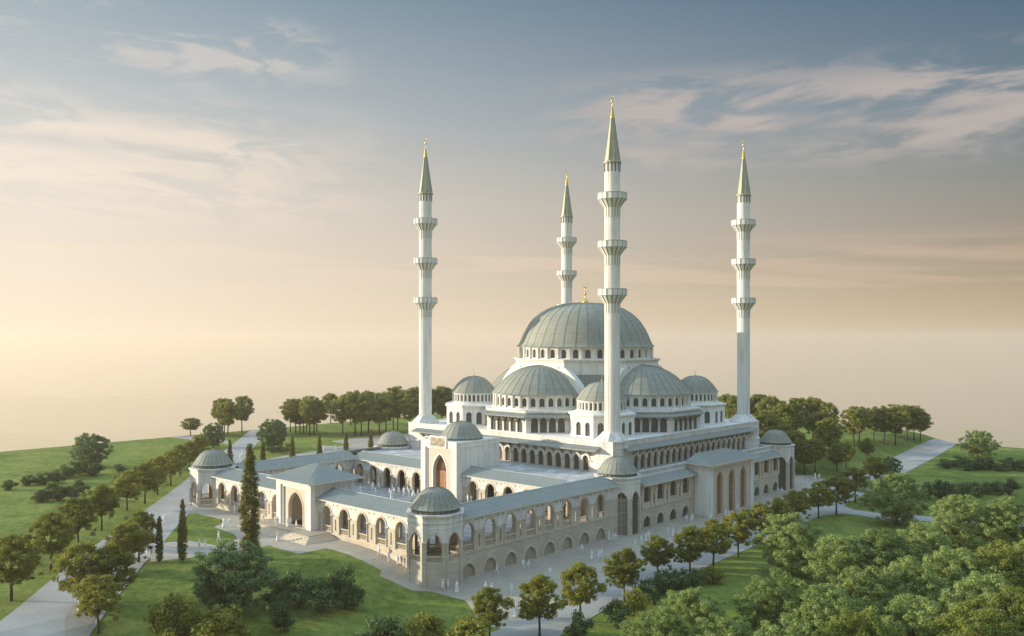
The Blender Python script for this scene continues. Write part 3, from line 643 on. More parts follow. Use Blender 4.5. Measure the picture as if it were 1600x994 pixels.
# lower tier with half dome: one module per side, built facing the front and turned about the hall's axis
def tier(k):
    root = bpy.data.objects.new('half_dome', None)
    ca, sa = (1, 0, -1, 0)[k], (0, 1, 0, -1)[k]
    def rotp(x, y): return (CX + x * ca - y * sa, CY + x * sa + y * ca)
    def fr(o, u, n):
        O = rotp(*o); U = (u[0] * ca - u[1] * sa, u[0] * sa + u[1] * ca); N = (n[0] * ca - n[1] * sa, n[0] * sa + n[1] * ca)
        return frame(O, U, N)
    see = k in (0, 1, 3)
    # polygonal outer wall: front face + two diagonals
    q = math.sqrt(.5); fy = -30.5
    sides = [((-6.3, fy), (1, 0), (0, -1), 12.6, 5), ((6.3, fy), (q, q), (q, -q), 10.2, 4), ((-6.3 - 10.2 * q, fy + 10.2 * q), (q, -q), (-q, -q), 10.2, 4)]
    w = MB(); wins = []
    for o, u, n, L, nb in sides:
        T = fr(o, u, n); m0 = .9; sp = (L - 2 * m0) / nb
        for s0, s1 in ((0, m0), (L - m0, L)): rect(w, T, s0, s1, DECK - .1, 22.6, .3, 0, False)
        for i in range(nb):
            uc = m0 + (i + .5) * sp
            bay(w, T, uc - sp / 2, uc + sp / 2, DECK - .1, 22.6, uc, .82, DECK + .12, 20.5, 21.3, .35, 0, 0, 0, inner=False, k=5); wins.append((T, uc, .82, DECK + .12, 20.5, 21.3, -.3, 3))
            for s in (-1, 1): w.box(T, uc + s * sp / 2 - .36, uc + s * sp / 2 + .36, -.02, .14, 20.25, 20.5, 1)
        for i in range(nb + 1):
            u_ = m0 + i * sp; w.hexa([T(u_ - .13, 0, 20.6), T(u_ + .13, 0, 20.6), T(u_ + .13, .2, 20.6), T(u_ - .13, .2, 20.6), T(u_ - .13, 0, 21.65), T(u_ + .13, 0, 21.65), T(u_ + .13, 1.1, 21.6), T(u_ - .13, 1.1, 21.6)], 2)
        seam_roof(w, T, -.5, L + .5, 1.35, 21.6, -.02, 22.3, .14, .55, 3, 4, 2)
        w.box(T, -.05, L + .05, -.9, .3, 22.55, 22.95, 1)
    o1 = fr((0, 0), (1, 0), (0, 1))
    poly = [(-6.3, fy), (6.3, fy), (6.3 + 10.2 * q, fy + 10.2 * q), (6.3 + 10.2 * q, -16), (-6.3 - 10.2 * q, -16), (-6.3 - 10.2 * q, fy + 10.2 * q)]
    w.poly([o1(x, y, 22.9) for x, y in poly], 1)
    wo = w.build('lower_tier', ['white', 'plaster', 'groove', 'leadroof', 'seam'], HALL)
    if see:
        for a in wins:
            m = MB(); pane(m, *a[:7], 0, 1, a[7]); m.build('window', ['glass', 'bronze'], wo)
    # half drum with windows
    cy = -18.0; rd = 11.55; nb = 17; wn = []
    w = MB()
    w2 = [(rd + .55, 22.95), (rd + .55, 23.3), (rd + .1, 23.45)]
    for i in range(nb):
        a0 = math.pi + math.pi * i / nb; a1 = math.pi + math.pi * (i + 1) / nb
        P0 = (rd * math.cos(a0), cy + rd * math.sin(a0)); P1 = (rd * math.cos(a1), cy + rd * math.sin(a1))
        L = math.dist(P0, P1); u = ((P1[0] - P0[0]) / L, (P1[1] - P0[1]) / L); T = fr(P0, u, (u[1], -u[0]))
        bay(w, T, 0, L, 22.9, 26.55, L / 2, .58, 23.75, 25.1, 25.75, .3, 0, 0, 0, inner=False, k=4); wn.append((T, L / 2, .58, 23.75, 25.1, 25.75, -.26))
        archivolt(w, T, L / 2, .6, 25.1, 25.77, .16, 0, .06, 1, 23.75, 4)
        w.box(T, -.2, .2, -.02, .32, 23.3, 26.4, 1)
        w.box(T, -.05, L + .05, -.02, .55, 22.95, 23.35, 1); w.box(T, 0, L, -.02, .3, 26.3, 26.6, 1)
    dr = w.build('drum', ['white', 'plaster'], HALL)
    if see:
        for a in wn:
            m = MB(); pane(m, *a, 0, 1, 2, 4, .05); m.build('window', ['glass', 'bronze'], dr)
    d = MB(); c = rotp(0, cy); th = math.atan2(sa, ca)
    dome(d, (c[0], c[1], 26.5), dprof('half', 12.3, 6.75), 17, 0, 1, math.pi + th, 2 * math.pi + th, .042, .045, 2)
    d.build('half_dome', ['lead', 'rib'], HALL)
    # great arch wall behind it: curved top edge, flat face
    w = MB(); T = fr((0, cy - .05), (1, 0), (0, -1)); pts = []
    half = [(14.6, 22.9), (14.15, 25.2), (13.35, 27.25), (12.5, 28.55), (11.4, 29.85), (9.7, 31.45), (8.4, 32.5), (7.4, 33.0), (4, 33.2)]
    pts = [(-x, z) for x, z in half] + half[::-1]
    for (xa, za), (xb, zb) in zip(pts, pts[1:]):
        w.poly([T(xa, .35, 22.5), T(xb, .35, 22.5), T(xb, .35, zb), T(xa, .35, za)], 0)
        w.poly([T(xa, .35, za), T(xb, .35, zb), T(xb, -1.4, zb), T(xa, -1.4, za)], 0)
        w.poly([T(xa, -1.4, 22.5), T(xb, -1.4, 22.5), T(xb, -1.4, zb), T(xa, -1.4, za)], 0)
    for s in (-1, 1):
        cc = T(s * 6.2, .38, 32.7); uu = T(1, 0, 0); u0 = T(0, 0, 0)
        w.poly([(cc[0] + .22 * math.cos(q_) * (uu[0] - u0[0]), cc[1] + .22 * math.cos(q_) * (uu[1] - u0[1]), cc[2] + .22 * math.sin(q_)) for q_ in [math.pi * j / 4 for j in range(8)]], 1)
    w.build('great_arch', ['plaster', 'bronze'], HALL)
    # sloping lead roof between neighbouring arches (on the diagonal)
    T = fr((0, 0), (q, q), (q, -q)); r = MB()
    seam_roof(r, T, -9.5, 9.5, 20.5, 25.4, 17.4, 32.1, .14, .95, 0, 1, 2, 2.2, 2.2)
    w2 = [T(-9.5, 20.5, 22.8), T(9.5, 20.5, 22.8), T(9.5, 20.5, 25.3), T(-9.5, 20.5, 25.3)]; r.poly(w2, 2)
    r.build('slope_roof', ['leadroof', 'rib', 'plaster'], HALL)
for k in range(4): tier(k)
# corner turrets
def turret(sx, sy):
    c = (CX + sx * 20.8, CY + sy * 20.6); see = not (sx < 0 and sy > 0)
    w = MB(); wn = []
    for T, s, a in ngon_frames(c, 7.05, 8):
        ax = abs((a % (math.pi / 2))) < .01 or abs((a % (math.pi / 2)) - math.pi / 2) < .01
        for i in range(2):
            uc = s * (.28 + .44 * i)
            lo, hi = (0, s / 2) if i == 0 else (s / 2, s)
            bay(w, T, lo, hi, DECK - .1, 22.5, uc, .68, DECK + .3, 20.4, 21.1, .35, 0, 0, 0, inner=False, k=5); wn.append((T, uc, .68, DECK + .3, 20.4, 21.1, -.3))
        for u0, u1 in ((0, s * .28 - .72), (s * .28 + .72, s * .72 - .72), (s * .72 + .72, s)): w.box(T, u0, u1, -.02, .09, 20.1, 20.32, 1)
        w.box(T, -.02, s + .02, -.02, .08, 22.1, 22.2, 1)
    ngon_slab(w, c, 7.45, 8, 22.5, 22.85, 1); ngon_slab(w, c, 7.4, 8, 22.85, 23.15, 1, 0, 6.1)
    to = w.build('turret', ['plaster', 'plaster'], HALL)
    d = MB(); d.lathe((c[0], c[1], 0), [(6.05, 23.1), (6.05, 23.45), (5.75, 23.55)], 32, 0, False, closed=False)
    for T, s, a in ngon_frames(c, 5.6, 32):
        bay(d, T, 0, s, 23.1, 25.8, s / 2, .3, 23.7, 25.1, 25.4, .22, 0, 0, 0, inner=False, k=3)
        d.poly([T(s / 2 - .3, -.2, 23.7), T(s / 2 + .3, -.2, 23.7), T(s / 2 + .3, -.2, 25.4), T(s / 2 - .3, -.2, 25.4)], 1)
        d.box(T, -.08, .08, -.02, .1, 23.5, 25.75, 0)
    d.lathe((c[0], c[1], 0), [(5.6, 25.5), (5.85, 25.65), (5.9, 25.85)], 32, 0, False, closed=False)
    d.build('turret_drum', ['plaster', 'glass'], to)
    if see:
        for a in wn:
            m = MB(); pane(m, *a, 0, 1, 3); m.build('window', ['glass', 'bronze'], to)
    d = MB(); dome(d, (c[0], c[1], 25.8), dprof('turret', 6.05, 4.2), 16, 0, 1, 0, 2 * math.pi, .034, .04, 2); d.build('turret_dome', ['lead', 'rib'], to)
    finial('finial', to, (c[0], c[1], 29.95), 1.6, .22)
for sx in (-1, 1):
    for sy in (-1, 1): turret(sx, sy)
# plinth, drum and great dome
w = MB(); ngon_slab(w, (CX, CY), 17.9, 8, 22.5, 34.3, 0); ngon_slab(w, (CX, CY), 18.15, 8, 34.1, 34.45, 1); ngon_slab(w, (CX, CY), 18.45, 8, 34.45, 34.75, 1); w.build('plinth', ['plaster', 'plaster'], HALL)
w = MB(); wn = []
for T, s, a in ngon_frames((CX, CY), 17.2, 36):
    bay(w, T, 0, s, 34.7, 37.7, s / 2, .68, 35.0, 36.5, 37.15, .4, 0, 0, 0, inner=False, k=5); wn.append((T, s / 2, .68, 35.0, 36.5, 37.15, -.34))
    archivolt(w, T, s / 2, .7, 36.5, 37.18, .2, 0, .07, 1, 35.0, 5)
    w.box(T, -.24, .24, -.02, .42, 34.7, 37.4, 1); w.box(T, 0, s, -.02, .35, 37.45, 37.75, 1)
dr = w.build('great_drum', ['plaster', 'plaster'], HALL)
for a in wn:
    m = MB(); pane(m, *a, 0, 1, 3, 5, .05); m.build('window', ['glass', 'bronze'], dr)
d = MB(); dome(d, (CX, CY, 37.7), dprof('great', 18.15, 11.6), 36, 0, 1, 0, 2 * math.pi, .045, .05, 3); d.build('great_dome', ['lead', 'rib'], HALL)
finial('great_finial', HALL, (CX, CY, 49.1), 5.3, .95)
# ================================================================== right flank below the gallery: two wings and a side portal
def make_wing(label, y0, bays, L, base=-.3):
    T = frame((38.9, y0), (0, 1), (1, 0))
    t = thing('gallery_wing', label, 'building wing', (38.9, y0 + L / 2, 0)); t['group'] = 'two storey wings beside the side portal'
    w = MB(); ed = [0] + [(a + b) / 2 for a, b in zip(bays, bays[1:])] + [L]
    for i, uc in enumerate(bays):
        bay(w, T, ed[i], ed[i + 1], F - .1, 9.55, uc, 1.3, 5.75, 8.0, 9.0, .5, 0, 0, 0, False)
        bay(w, T, ed[i], ed[i + 1], base, F - .1, uc, 1.35, -.02, 1.25, 2.85, .45, 1, 1, 1, False)
        for s in (-1, 1):
            w.box(T, uc + s * 1.75 - .42, uc + s * 1.75 + .42, -.02, .18, F, 7.95, 2); w.box(T, uc + s * 1.75 - .5, uc + s * 1.75 + .5, -.02, .28, 7.95, 8.2, 2)
        for e in (ed[i], ed[i + 1]):
            pass
    w.box(T, 0, L, -.02, .14, F - .3, F - .02, 2)
    for i in range(1, len(bays)): w.box(T, ed[i] - .13, ed[i] + .13, .004, .05, 5.2, 7.3, 3)
    w.build('wall', ['beige', 'rustic', 'trim', 'bronze'], t)
    for uc in bays:
        m = MB(); pane(m, T, uc, 1.3, F, 8.0, 9.0, -.45, 0, 1, 2); archivolt(m, T, uc, 1.3, 8.0, 9.0, .24, 0, .09, 2); m.build('window', ['glass', 'bronze', 'trim'], t)
        m = MB(); balustrade(m, T, uc - 1.3, uc + 1.3, -.1, F, 5.75); m.build('balustrade', 'trim', t)
        m = MB(); pane(m, T, uc, 1.35, 0, 1.25, 2.85, -.4, 0, 1, 1); archivolt(m, T, uc, 1.35, 1.25, 2.85, .32, 0, .09, 2, 0); m.build('basement_window', ['glass', 'bronze', 'trim'], t)
    r = MB(); seam_roof(r, T, 0, L, 1.1, 9.5, -1.7, 10.55, .16, .62); r.box(T, 0, L, -1.4, .3, 9.3, 9.5, 2); r.build('roof', ['leadroof', 'seam', 'plaster'], t)
    p = MB(); p.box(T, 0, L, -1.95, -1.72, 10.3, 11.0, 0); balustrade(p, T, 0, L, -1.84, 11.0, 12.0, 0, .42, .13); p.build('parapet', 'plaster', t)
make_wing('two storey wing of arched windows between the lattice gate pavilion and side portal', 54.9, [2.0 + 5.05 * k for k in range(4)], 21.2)
make_wing('two storey wing of arched windows beyond the side portal', 96.3, [21.4 - 2.0 - 5.05 * k for k in range(3, -1, -1)], 21.4)
def make_side_portal():
    y0, y1, X, zt = 76.0, 96.4, 42.8, 11.8; yc = (y0 + y1) / 2
    t = thing('side_portal', 'side portal on the right flank with three tall pointed wooden doors', 'portal', (40, yc, 0))
    T = frame((X, yc), (0, 1), (1, 0)); W = (y1 - y0) / 2; w = MB()
    bay(w, T, -W, W, -.4, zt, 0, W - 1.3, 0, 10.9, 10.9, .3, 0, 0, 0, False)
    for yy, ny in ((y0, -1), (y1, 1)):
        Ts = frame((36, yy), (1, 0), (0, ny)); rect(w, Ts, 0, X - 36, -.4, zt, .3, 0, False)
        for j in range(7): w.box(Ts, 1.6 + j * .7, 1.72 + j * .7, -.02, .06, .3, 9, 0)
    w.build('wall', 'plaster', t)
    m = MB(); Tb = frame((X - .3, yc), (0, 1), (1, 0)); e = [-W + 1.3, -2.75, 2.75, W - 1.3]
    for i, uc in enumerate((-5.5, 0, 5.5)): bay(m, Tb, e[i], e[i + 1], 0, 10.95, uc, 1.42, .05, 7.5, 9.8, .6, 0, 0, 0, False)
    m.build('carved_panel', 'panel', t)
    for uc in (-5.5, 0, 5.5):
        m = MB(); archivolt(m, Tb, uc, 1.42, 7.5, 9.8, .3, 0, .1, 0, .05); m.build('arch', 'trim', t)
        d = MB(); Td = frame((X - .85, yc), (0, 1), (1, 0)); pr = arch_pts(1.42, 7.5, 9.8)
        d.poly([Td(uc - 1.42, 0, .05)] + [Td(uc + a, 0, z) for a, z in pr] + [Td(uc + 1.42, 0, .05)], 1)
        for s in (-1, 1):
            for z0, z1 in ((.3, 2.2), (2.4, 4.2), (4.4, 5.8), (6.1, 7.5)): d.box(Td, uc + min(s * .08, s * 1.3), uc + max(s * .08, s * 1.3), 0, .08, z0, z1, 0); d.box(Td, uc + min(s * .3, s * 1.1), uc + max(s * .3, s * 1.1), .08, .12, z0 + .3, z1 - .3, 1)
        d.build('door', ['wood', 'wood2'], t)
    r = MB(); xe, xr = X + 1.3, 37.0; Tr = frame((xe, y0 - 1.3), (0, 1), (1, 0)); L = y1 - y0 + 2.6
    seam_roof(r, Tr, 0, L, 0, 11.85, xr - xe, 13.5, .18, .62, 0, 1, 2, 4.6, 4.6)
    for yy, s in ((y0 - 1.3, 1), (y1 + 1.3, -1)):
        Ts = frame((xe, yy), (-1, 0), (0, -s)); seam_roof(r, Ts, 0, xe - xr, 0, 11.85, -4.6, 13.5, .18, .62, 0, 1, 2, xe - xr - .01, 0)
    r.box(XY, 36, xe - .2, y0 - 1.0, y1 + 1.0, 11.66, 11.8, 2)
    r.build('roof', ['leadroof', 'seam', 'plaster'], t)
make_side_portal()
# ================================================================== ground
KN = [(-166., 3.8), (18, 3.8), (22, 3.65), (26, 3.2), (30, 2.4), (34, 1.35), (38, .5), (42, .0), (420, 0.)]
def gz(x):
    if x <= KN[0][0]: return 3.8
    for (a, za), (b, zb) in zip(KN, KN[1:]):
        if a <= x <= b: return za + (zb - za) * (x - a) / (b - a)
    return 0.
def clip(poly, x, keep_less):
    out = []
    for i, p in enumerate(poly):
        q = poly[(i + 1) % len(poly)]; ip = p[0] <= x if keep_less else p[0] >= x; iq = q[0] <= x if keep_less else q[0] >= x
        if ip: out.append(p)
        if ip != iq:
            t = (x - p[0]) / (q[0] - p[0]); out.append((x, p[1] + (q[1] - p[1]) * t))
    return out
def sheet(name, poly, mat, dz, rim=.0):
    """flat sheet following the ground, dz above it, with a small upright edge"""
    bm_ = MB()
    from mathutils.geometry import tessellate_polygon
    for tri in tessellate_polygon([[Vector((x, y, 0)) for x, y in poly]]):
        tp = [poly[i] for i in tri]
        for (a, _), (b, _) in zip(KN, KN[1:]):
            c = clip(clip(tp, b, True), a, False)
            if len(c) > 2: bm_.poly([(x, y, gz(x) + dz) for x, y in c], 0)
    for (xa, ya), (xb, yb) in zip(poly, poly[1:] + poly[:1]):
        bm_.poly([(xa, ya, gz(xa) + dz), (xb, yb, gz(xb) + dz), (xb, yb, gz(xb) - .1), (xa, ya, gz(xa) - .1)], 0)
    return struct(bm_.build(name, mat))
g = MB(); ys = [-420, 261.5]
for (a, za), (b, zb) in zip(KN, KN[1:]): g.poly([(a, ys[0], za), (b, ys[0], zb), (b, ys[1], zb), (a, ys[1], za)], 0)
# the plateau's flanks fall away on every side to low country
rim = [(-166, -420, 3.8), (420, -420, 0), (420, 261.5, 0)] + [(x, 261.5, z) for x, z in reversed(KN[1:-1])] + [(-166, 261.5, 3.8)]
def out(p, k, dz): return (p[0] + (p[0] - 127) * k, p[1] + (p[1] + 79) * k, dz)
for i in range(len(rim)):
    a, b = rim[i], rim[(i + 1) % len(rim)]
    prev = (a, b)
    for k, z in ((.25, -70), (.9, -320), (3.4, -900), (6.5, -1300), (90, -1300)):
        c, d = out(a, k, z), out(b, k, z); g.poly([prev[0], prev[1], d, c], 0); prev = (c, d)
struct(g.build('ground', 'grass'))
FORE = [(-72, 19), (-42, 0), (-2, -30), (3.2, -32.0), (5.5, -25.9), (6.4, -19.8), (7.4, -14.4), (7.4, -13), (16.2, -13), (16.5, -7.5), (30.4, -6.7), (31.7, -8), (37.8, -6.6), (39.9, -4.3), (46.6, -3.4), (56, -9.5), (60, -9), (60, 100), (50, 128), (41, 144), (36, 144), (34, 138), (-45, 138), (-108, 128), (-114, 106), (-112.7, 87.3), (-102, 73.1), (-94, 67), (-90, 50), (-84, 36)]
sheet('forecourt_pavement', FORE, 'apron', .02)
sheet('left_road', [(52, -85.5), (14.4, -55.7), (-9.5, -38), (-49.1, -5.5), (-74.3, 14.6), (-134.2, 61.8), (-165.9, 86.6), (-165.9, 90), (-131.5, 70.1), (-72, 25), (-42, 1), (-5, -26.5), (3, -33.0), (22.5, -46.8), (28.7, -51.8), (68, -83)], 'road', .05)
sheet('left_sidewalk', [(45, -66.5), (27.3, -54.2), (23, -52.6), (18.7, -50.3), (16.5, -48.3), (16.2, -46.6), (18.5, -45.4), (28.7, -52.2), (48, -67)], 'side', .07)
sheet('cross_path', [(-130, 57.2), (-139, 61.5), (-165.9, 60.8), (-165.9, 53.4), (-139, 57)], 'road', .08)
sheet('right_road', [(62, -47), (59.2, -8.2), (58.6, -3.5), (58, 4.5), (56.8, 17.2), (56.5, 28.5), (54.9, 52.7), (54, 75.2), (53, 108), (42, 140), (40.8, 166), (39.3, 195), (34.5, 252), (34.3, 261.4), (42.1, 261.4), (48, 214), (52, 176), (56.6, 129.3), (59, 110), (62.8, 106.8), (69.4, 106.8), (75.4, 109.5), (83.9, 112.5), (120, 124), (120, 119), (85.3, 107.5), (77.3, 103.7), (71.5, 100.2), (65.6, 101.4), (62.6, 100.6), (59.8, 94.9), (60.5, 76.3), (62.3, 58.8), (63.6, 34.8), (64.4, 9.5), (65.9, .9), (66.9, -5), (69.5, -18), (76, -47)], 'road', .05)
sheet('lawn_island', [(-8.4, -24.4), (-21.6, -14.8), (-28.6, -9.4), (-27.7, -8.1), (-18.1, -7.7), (-16.2, -8.5), (-13.5, -12.3), (-5, -12.7), (-1.5, -14), (1, -19.2), (-6.3, -20.6)], 'grass', .1)
sheet('lawn_back', [(-128, 66.6), (-100, 46.5), (-95.5, 49), (-93.5, 57), (-97, 66), (-104, 72), (-116, 75.5)], 'grass', .1)
sheet('lawn_strip', [(-119, 79), (-105, 76), (-98, 79), (-101, 84), (-113, 85)], 'grass', .1)
c = MB(); c.box(XY, -33, 33, .5, 37, F - .4, F + .01, 0); struct(c.build('courtyard_floor', 'court'))
# far hill ranges, faint through the haze
hb = MB()
for dist, base, amp, az0, az1, sd in ((9500, -1305, 400, -34, 2, 1.3), (13500, -1305, 560, -36, 12, 4.1)):
    rows = []; n = 110
    for i in range(n + 1):
        a = R(az0 + (az1 - az0) * i / n) - R(42.6)      # bearing from +Y towards +X
        hgt = amp + amp * (.30 * noise.noise((i * .05, sd, 0)) + .13 * noise.noise((i * .17, sd, 2)) + .04 * noise.noise((i * .6, sd, 5)))
        hgt *= min(1, (i + 2) / 10, (n - i + 2) / 30)
        dx, dy = math.sin(a), math.cos(a)
        rows.append([(141 + dx * (dist + w), -96 + dy * (dist + w), base + hgt * h) for w, h in ((-2500, 0), (-1200, .45), (-400, .85), (0, 1), (500, .9), (1500, .4), (2500, 0))])
    for p, q in zip(rows, rows[1:]):
        for j in range(6): hb.poly([p[j], q[j], q[j + 1], p[j + 1]], 0, True)
struct(hb.build('hills', 'grass'))
# the air itself: one box of thin even haze round camera, park, valley and hills
hz = MB(); hz.box(XY, -36000, 36000, -36000, 36000, -1306.5, 96, 0)
m = bpy.data.materials.new('haze'); m.use_nodes = True; m.node_tree.nodes.clear(); M['haze'] = m
vo = m.node_tree.nodes.new('ShaderNodeVolumePrincipled'); vo.inputs['Density'].default_value = .0002; vo.inputs['Color'].default_value = (.89, .738, .615, 1); vo.inputs['Anisotropy'].default_value = .3
mo = m.node_tree.nodes.new('ShaderNodeOutputMaterial'); m.node_tree.links.new(vo.outputs[0], mo.inputs['Volume'])
ho = hz.build('haze', 'haze'); ho['kind'] = 'stuff'
# ================================================================== vegetation
def leaf_mesh(name, mat, blobs, rng, size, per, seed_up=.35, spread=.55, limit=None):
    """blobs: (centre, radius) foliage clumps; every clump is a puff of small pointed leaves"""
    v, f = [], []
    for (cx, cy, cz), r in blobs:
        for _ in range(int(per * (r ** 2))):
            d = Vector((rng.gauss(0, 1), rng.gauss(0, 1), rng.gauss(0, 1)));
            if d.length < .01: continue
            d.normalize(); q = r * (rng.random() ** spread)
            p = Vector((cx, cy, cz)) + Vector((d.x * q, d.y * q, d.z * q * .72))
            if p.z < .05: continue
            n = (d * .7 + Vector((rng.gauss(0, .5), rng.gauss(0, .5), seed_up + rng.gauss(0, .4)))).normalized()
            t = n.cross(Vector((rng.gauss(0, 1), rng.gauss(0, 1), rng.gauss(0, 1))))
            if t.length < .02: continue
            t.normalize(); b = n.cross(t); s = size * rng.uniform(.65, 1.3)
            i = len(v); v += [p - t * s * .5, p + b * s * .3 + n * s * .06, p + t * s * .55, p - b * s * .3 + n * s * .06]
            f.append((i, i + 1, i + 2, i + 3))
    me = bpy.data.meshes.new(name); me.from_pydata([tuple(x) for x in v], [], f); me.materials.append(M[mat])
    me.polygons.foreach_set('use_smooth', [True] * len(f)); me.update(); return me
def crown_blobs(rng, rx, rz, zc, n, r0, r1, low=-.8, dome_=1.):
    out_ = []
    for i in range(n):
        a = rng.uniform(0, 2 * math.pi); zz = rng.uniform(low, 1)
        rr = math.sqrt(max(.05, 1 - zz * zz)) * (rng.random() ** .38)
        wob = 1 + .22 * math.sin(a * 3 + n) + rng.gauss(0, .08)
        out_.append(((rx * rr * wob * math.cos(a), rx * rr * wob * math.sin(a), zc + rz * zz * (rng.random() ** .25)), rng.uniform(r0, r1)))
    return out_
def limbs(rng, h0, rad, top, blobs, n):
    m = MB(); bend = [(0, 0, -.25), (rad * .2, 0, h0 * .5), (rng.uniform(-.15, .15), rng.uniform(-.15, .15), h0), (rng.uniform(-.4, .4), rng.uniform(-.4, .4), h0 + (top - h0) * .45), (rng.uniform(-.6, .6), rng.uniform(-.6, .6), top * .85)]
    m.tube(bend, [rad * 1.25, rad, rad * .8, rad * .5, rad * .15], 7)
    for (x, y, z), r in rng.sample(blobs, min(n, len(blobs))):
        zb = h0 * rng.uniform(.85, 1.15) if z > h0 else max(.3, z * .7); zb = min(zb, z)
        m.tube([(0, 0, zb), (x * .45, y * .45, zb + (z - zb) * .55), (x * .95, y * .95, z)], [rad * .5, rad * .3, rad * .1], 5)
    return m
def make_tree(name, cat, kind, seed):
    rng = random.Random(seed); t = thing(name, '', cat, (0, 0, 0))
    if kind == 'avenue':    # small street tree, about 9 m, clear stem
        bl = crown_blobs(rng, 3.35, 3.0, 5.6, 125, .42, .85, -.9); bl += [((rng.uniform(-2.8, 2.8), rng.uniform(-2.8, 2.8), rng.uniform(2.4, 3.4)), rng.uniform(.35, .6)) for _ in range(8)]
        me = leaf_mesh('crown', 'leaf_olive', bl, rng, .28, 260); st = limbs(rng, 2.9, .17, 8.2, bl, 12)
    elif kind == 'park':    # tall slender park tree, about 14 m
        bl = crown_blobs(rng, 4.4, 4.8, 8.9, 130, .65, 1.2, -1)
        me = leaf_mesh('crown', 'leaf_park', bl, rng, .42, 120); st = limbs(rng, 5.2, .22, 12.5, bl, 10)
    elif kind == 'broad':   # wide crown almost down to the grass, about 10 m
        bl = crown_blobs(rng, 5.2, 4.7, 4.9, 330, .42, .9, -.9)
        me = leaf_mesh('crown', 'leaf_broad', bl, rng, .26, 265, .35, .8); st = limbs(rng, 2.0, .3, 8.5, bl, 14)
    elif kind == 'fresh':
        bl = crown_blobs(rng, 5.0, 4.8, 5.0, 330, .42, .9, -.9)
        me = leaf_mesh('crown', 'leaf_fresh', bl, rng, .26, 260, .35, .75); st = limbs(rng, 2.0, .3, 8.5, bl, 14)
    elif kind == 'mid':
        bl = crown_blobs(rng, 5.1, 4.6, 5.1, 220, .5, 1.0, -.95)
        me = leaf_mesh('crown', 'leaf_mid', bl, rng, .33, 200); st = limbs(rng, 1.8, .28, 8.5, bl, 14)
    elif kind == 'shrub':   # unit shrub: 4 m wide, 3 m high
        bl = crown_blobs(rng, 1.55, 1.25, 1.3, 26, .42, .78, -.95)
        me = leaf_mesh('crown', 'leaf_dark', bl, rng, .26, 260); st = limbs(rng, .4, .07, 2.0, bl, 8)
    elif kind == 'shrub_olive':
        bl = crown_blobs(rng, 1.55, 1.25, 1.3, 26, .42, .78, -.95)
        me = leaf_mesh('crown', 'leaf_olive', bl, rng, .24, 260); st = limbs(rng, .4, .07, 2.0, bl, 8)
    elif kind == 'cypress':  # unit cypress: 10 m high, 2 m wide spindle
        bl = []
        for i in range(420):
            z = 10.1 * (i + rng.random()) / 420; q = (min(1, (z + .25) / 1.7) ** .6) * (1 - (z / 10.6) ** 3.2) * (1 + .13 * math.sin(z * 2.1 + seed) * math.sin(z * .9))
            a = rng.uniform(0, 6.28); k = q * rng.uniform(.35, .8); bl.append(((k * math.cos(a), k * math.sin(a), max(.3, z)), .16 + .16 * q))
        me = leaf_mesh('crown', 'leaf_cyp', bl, rng, .15, 620, 1.2, .4); st = limbs(rng, .5, .12, 9, bl[:6], 0)
        for v in me.vertices: v.co.z = v.co.z * 1.0
    cr = bpy.data.objects.new('crown', me); COL.objects.link(cr); cr.parent = t
    st.build('trunk', 'bark', t); return t
PROTO = {}
for k, n, nm in (('avenue', 4, 'avenue_tree'), ('park', 5, 'park_tree'), ('broad', 4, 'broad_tree'), ('fresh', 2, 'broad_tree'), ('mid', 1, 'broad_tree'), ('shrub', 3, 'shrub'), ('shrub_olive', 2, 'shrub'), ('cypress', 2, 'cypress')):
    PROTO[k] = [make_tree(nm, 'shrub' if 'shrub' in k else 'cypress' if k == 'cypress' else 'tree', k, 100 + 7 * i + len(k)) for i in range(n)]
USED = set(); vr = random.Random(11)
BASE = {'avenue': (8.9, 7.2), 'park': (14.2, 9.2), 'broad': (10.2, 11.6), 'mid': (10.2, 11.2), 'fresh': (10.2, 11.4), 'shrub': (2.95, 3.9), 'shrub_olive': (2.95, 3.9), 'cypress': (10.2, 2.1)}
def plant(kind, x, y, h, label, group, w=None):
    i = vr.randrange(len(PROTO[kind])); p = PROTO[kind][i]; bh, bw = BASE[kind]
    sz = h / bh; sx = (w / bw) if w else sz * vr.uniform(.94, 1.1); loc = (x, y, gz(x) + (.02 if -120 < x < 60 else 0)); rz = vr.uniform(0, 6.28)
    if (kind, i) not in USED:
        USED.add((kind, i)); p.location = loc; p.rotation_euler = (0, 0, rz); p.scale = (sx, sx, sz); p['label'] = label; p['group'] = group; return p
    return dup(p, loc, rz, (sx, sx, sz), label, group)
ORD = ['first', 'second', 'third', 'fourth', 'fifth', 'sixth', 'seventh', 'eighth', 'ninth', 'tenth', 'eleventh', 'twelfth', 'thirteenth', 'fourteenth', 'fifteenth', 'sixteenth', 'seventeenth', 'eighteenth', 'nineteenth', 'twentieth', 'twenty-first', 'twenty-second', 'twenty-third', 'twenty-fourth', 'twenty-fifth', 'twenty-sixth', 'twenty-seventh']
AVL = [(9.6, -54.6, 9.1), (-3.0, -45.0, 9.1), (-15.6, -36.1, 8.9), (-26.3, -27.8, 8.9), (-41.9, -16.2, 8.4), (-46.5, -10.3, 9.1), (-55.1, -3.4, 9.0), (-64.3, 4.3, 9.0), (-76.2, 12.6, 8.5), (-84.8, 19.6, 8.2), (-97.9, 29.3, 8.2)]
AVR = [(28.5, -50.6, 7.6), (21.1, -49.6, 9.3), (21.7, -46.3, 8.5), (8.9, -38.5, 8.3), (2.1, -33.5, 8.4)]
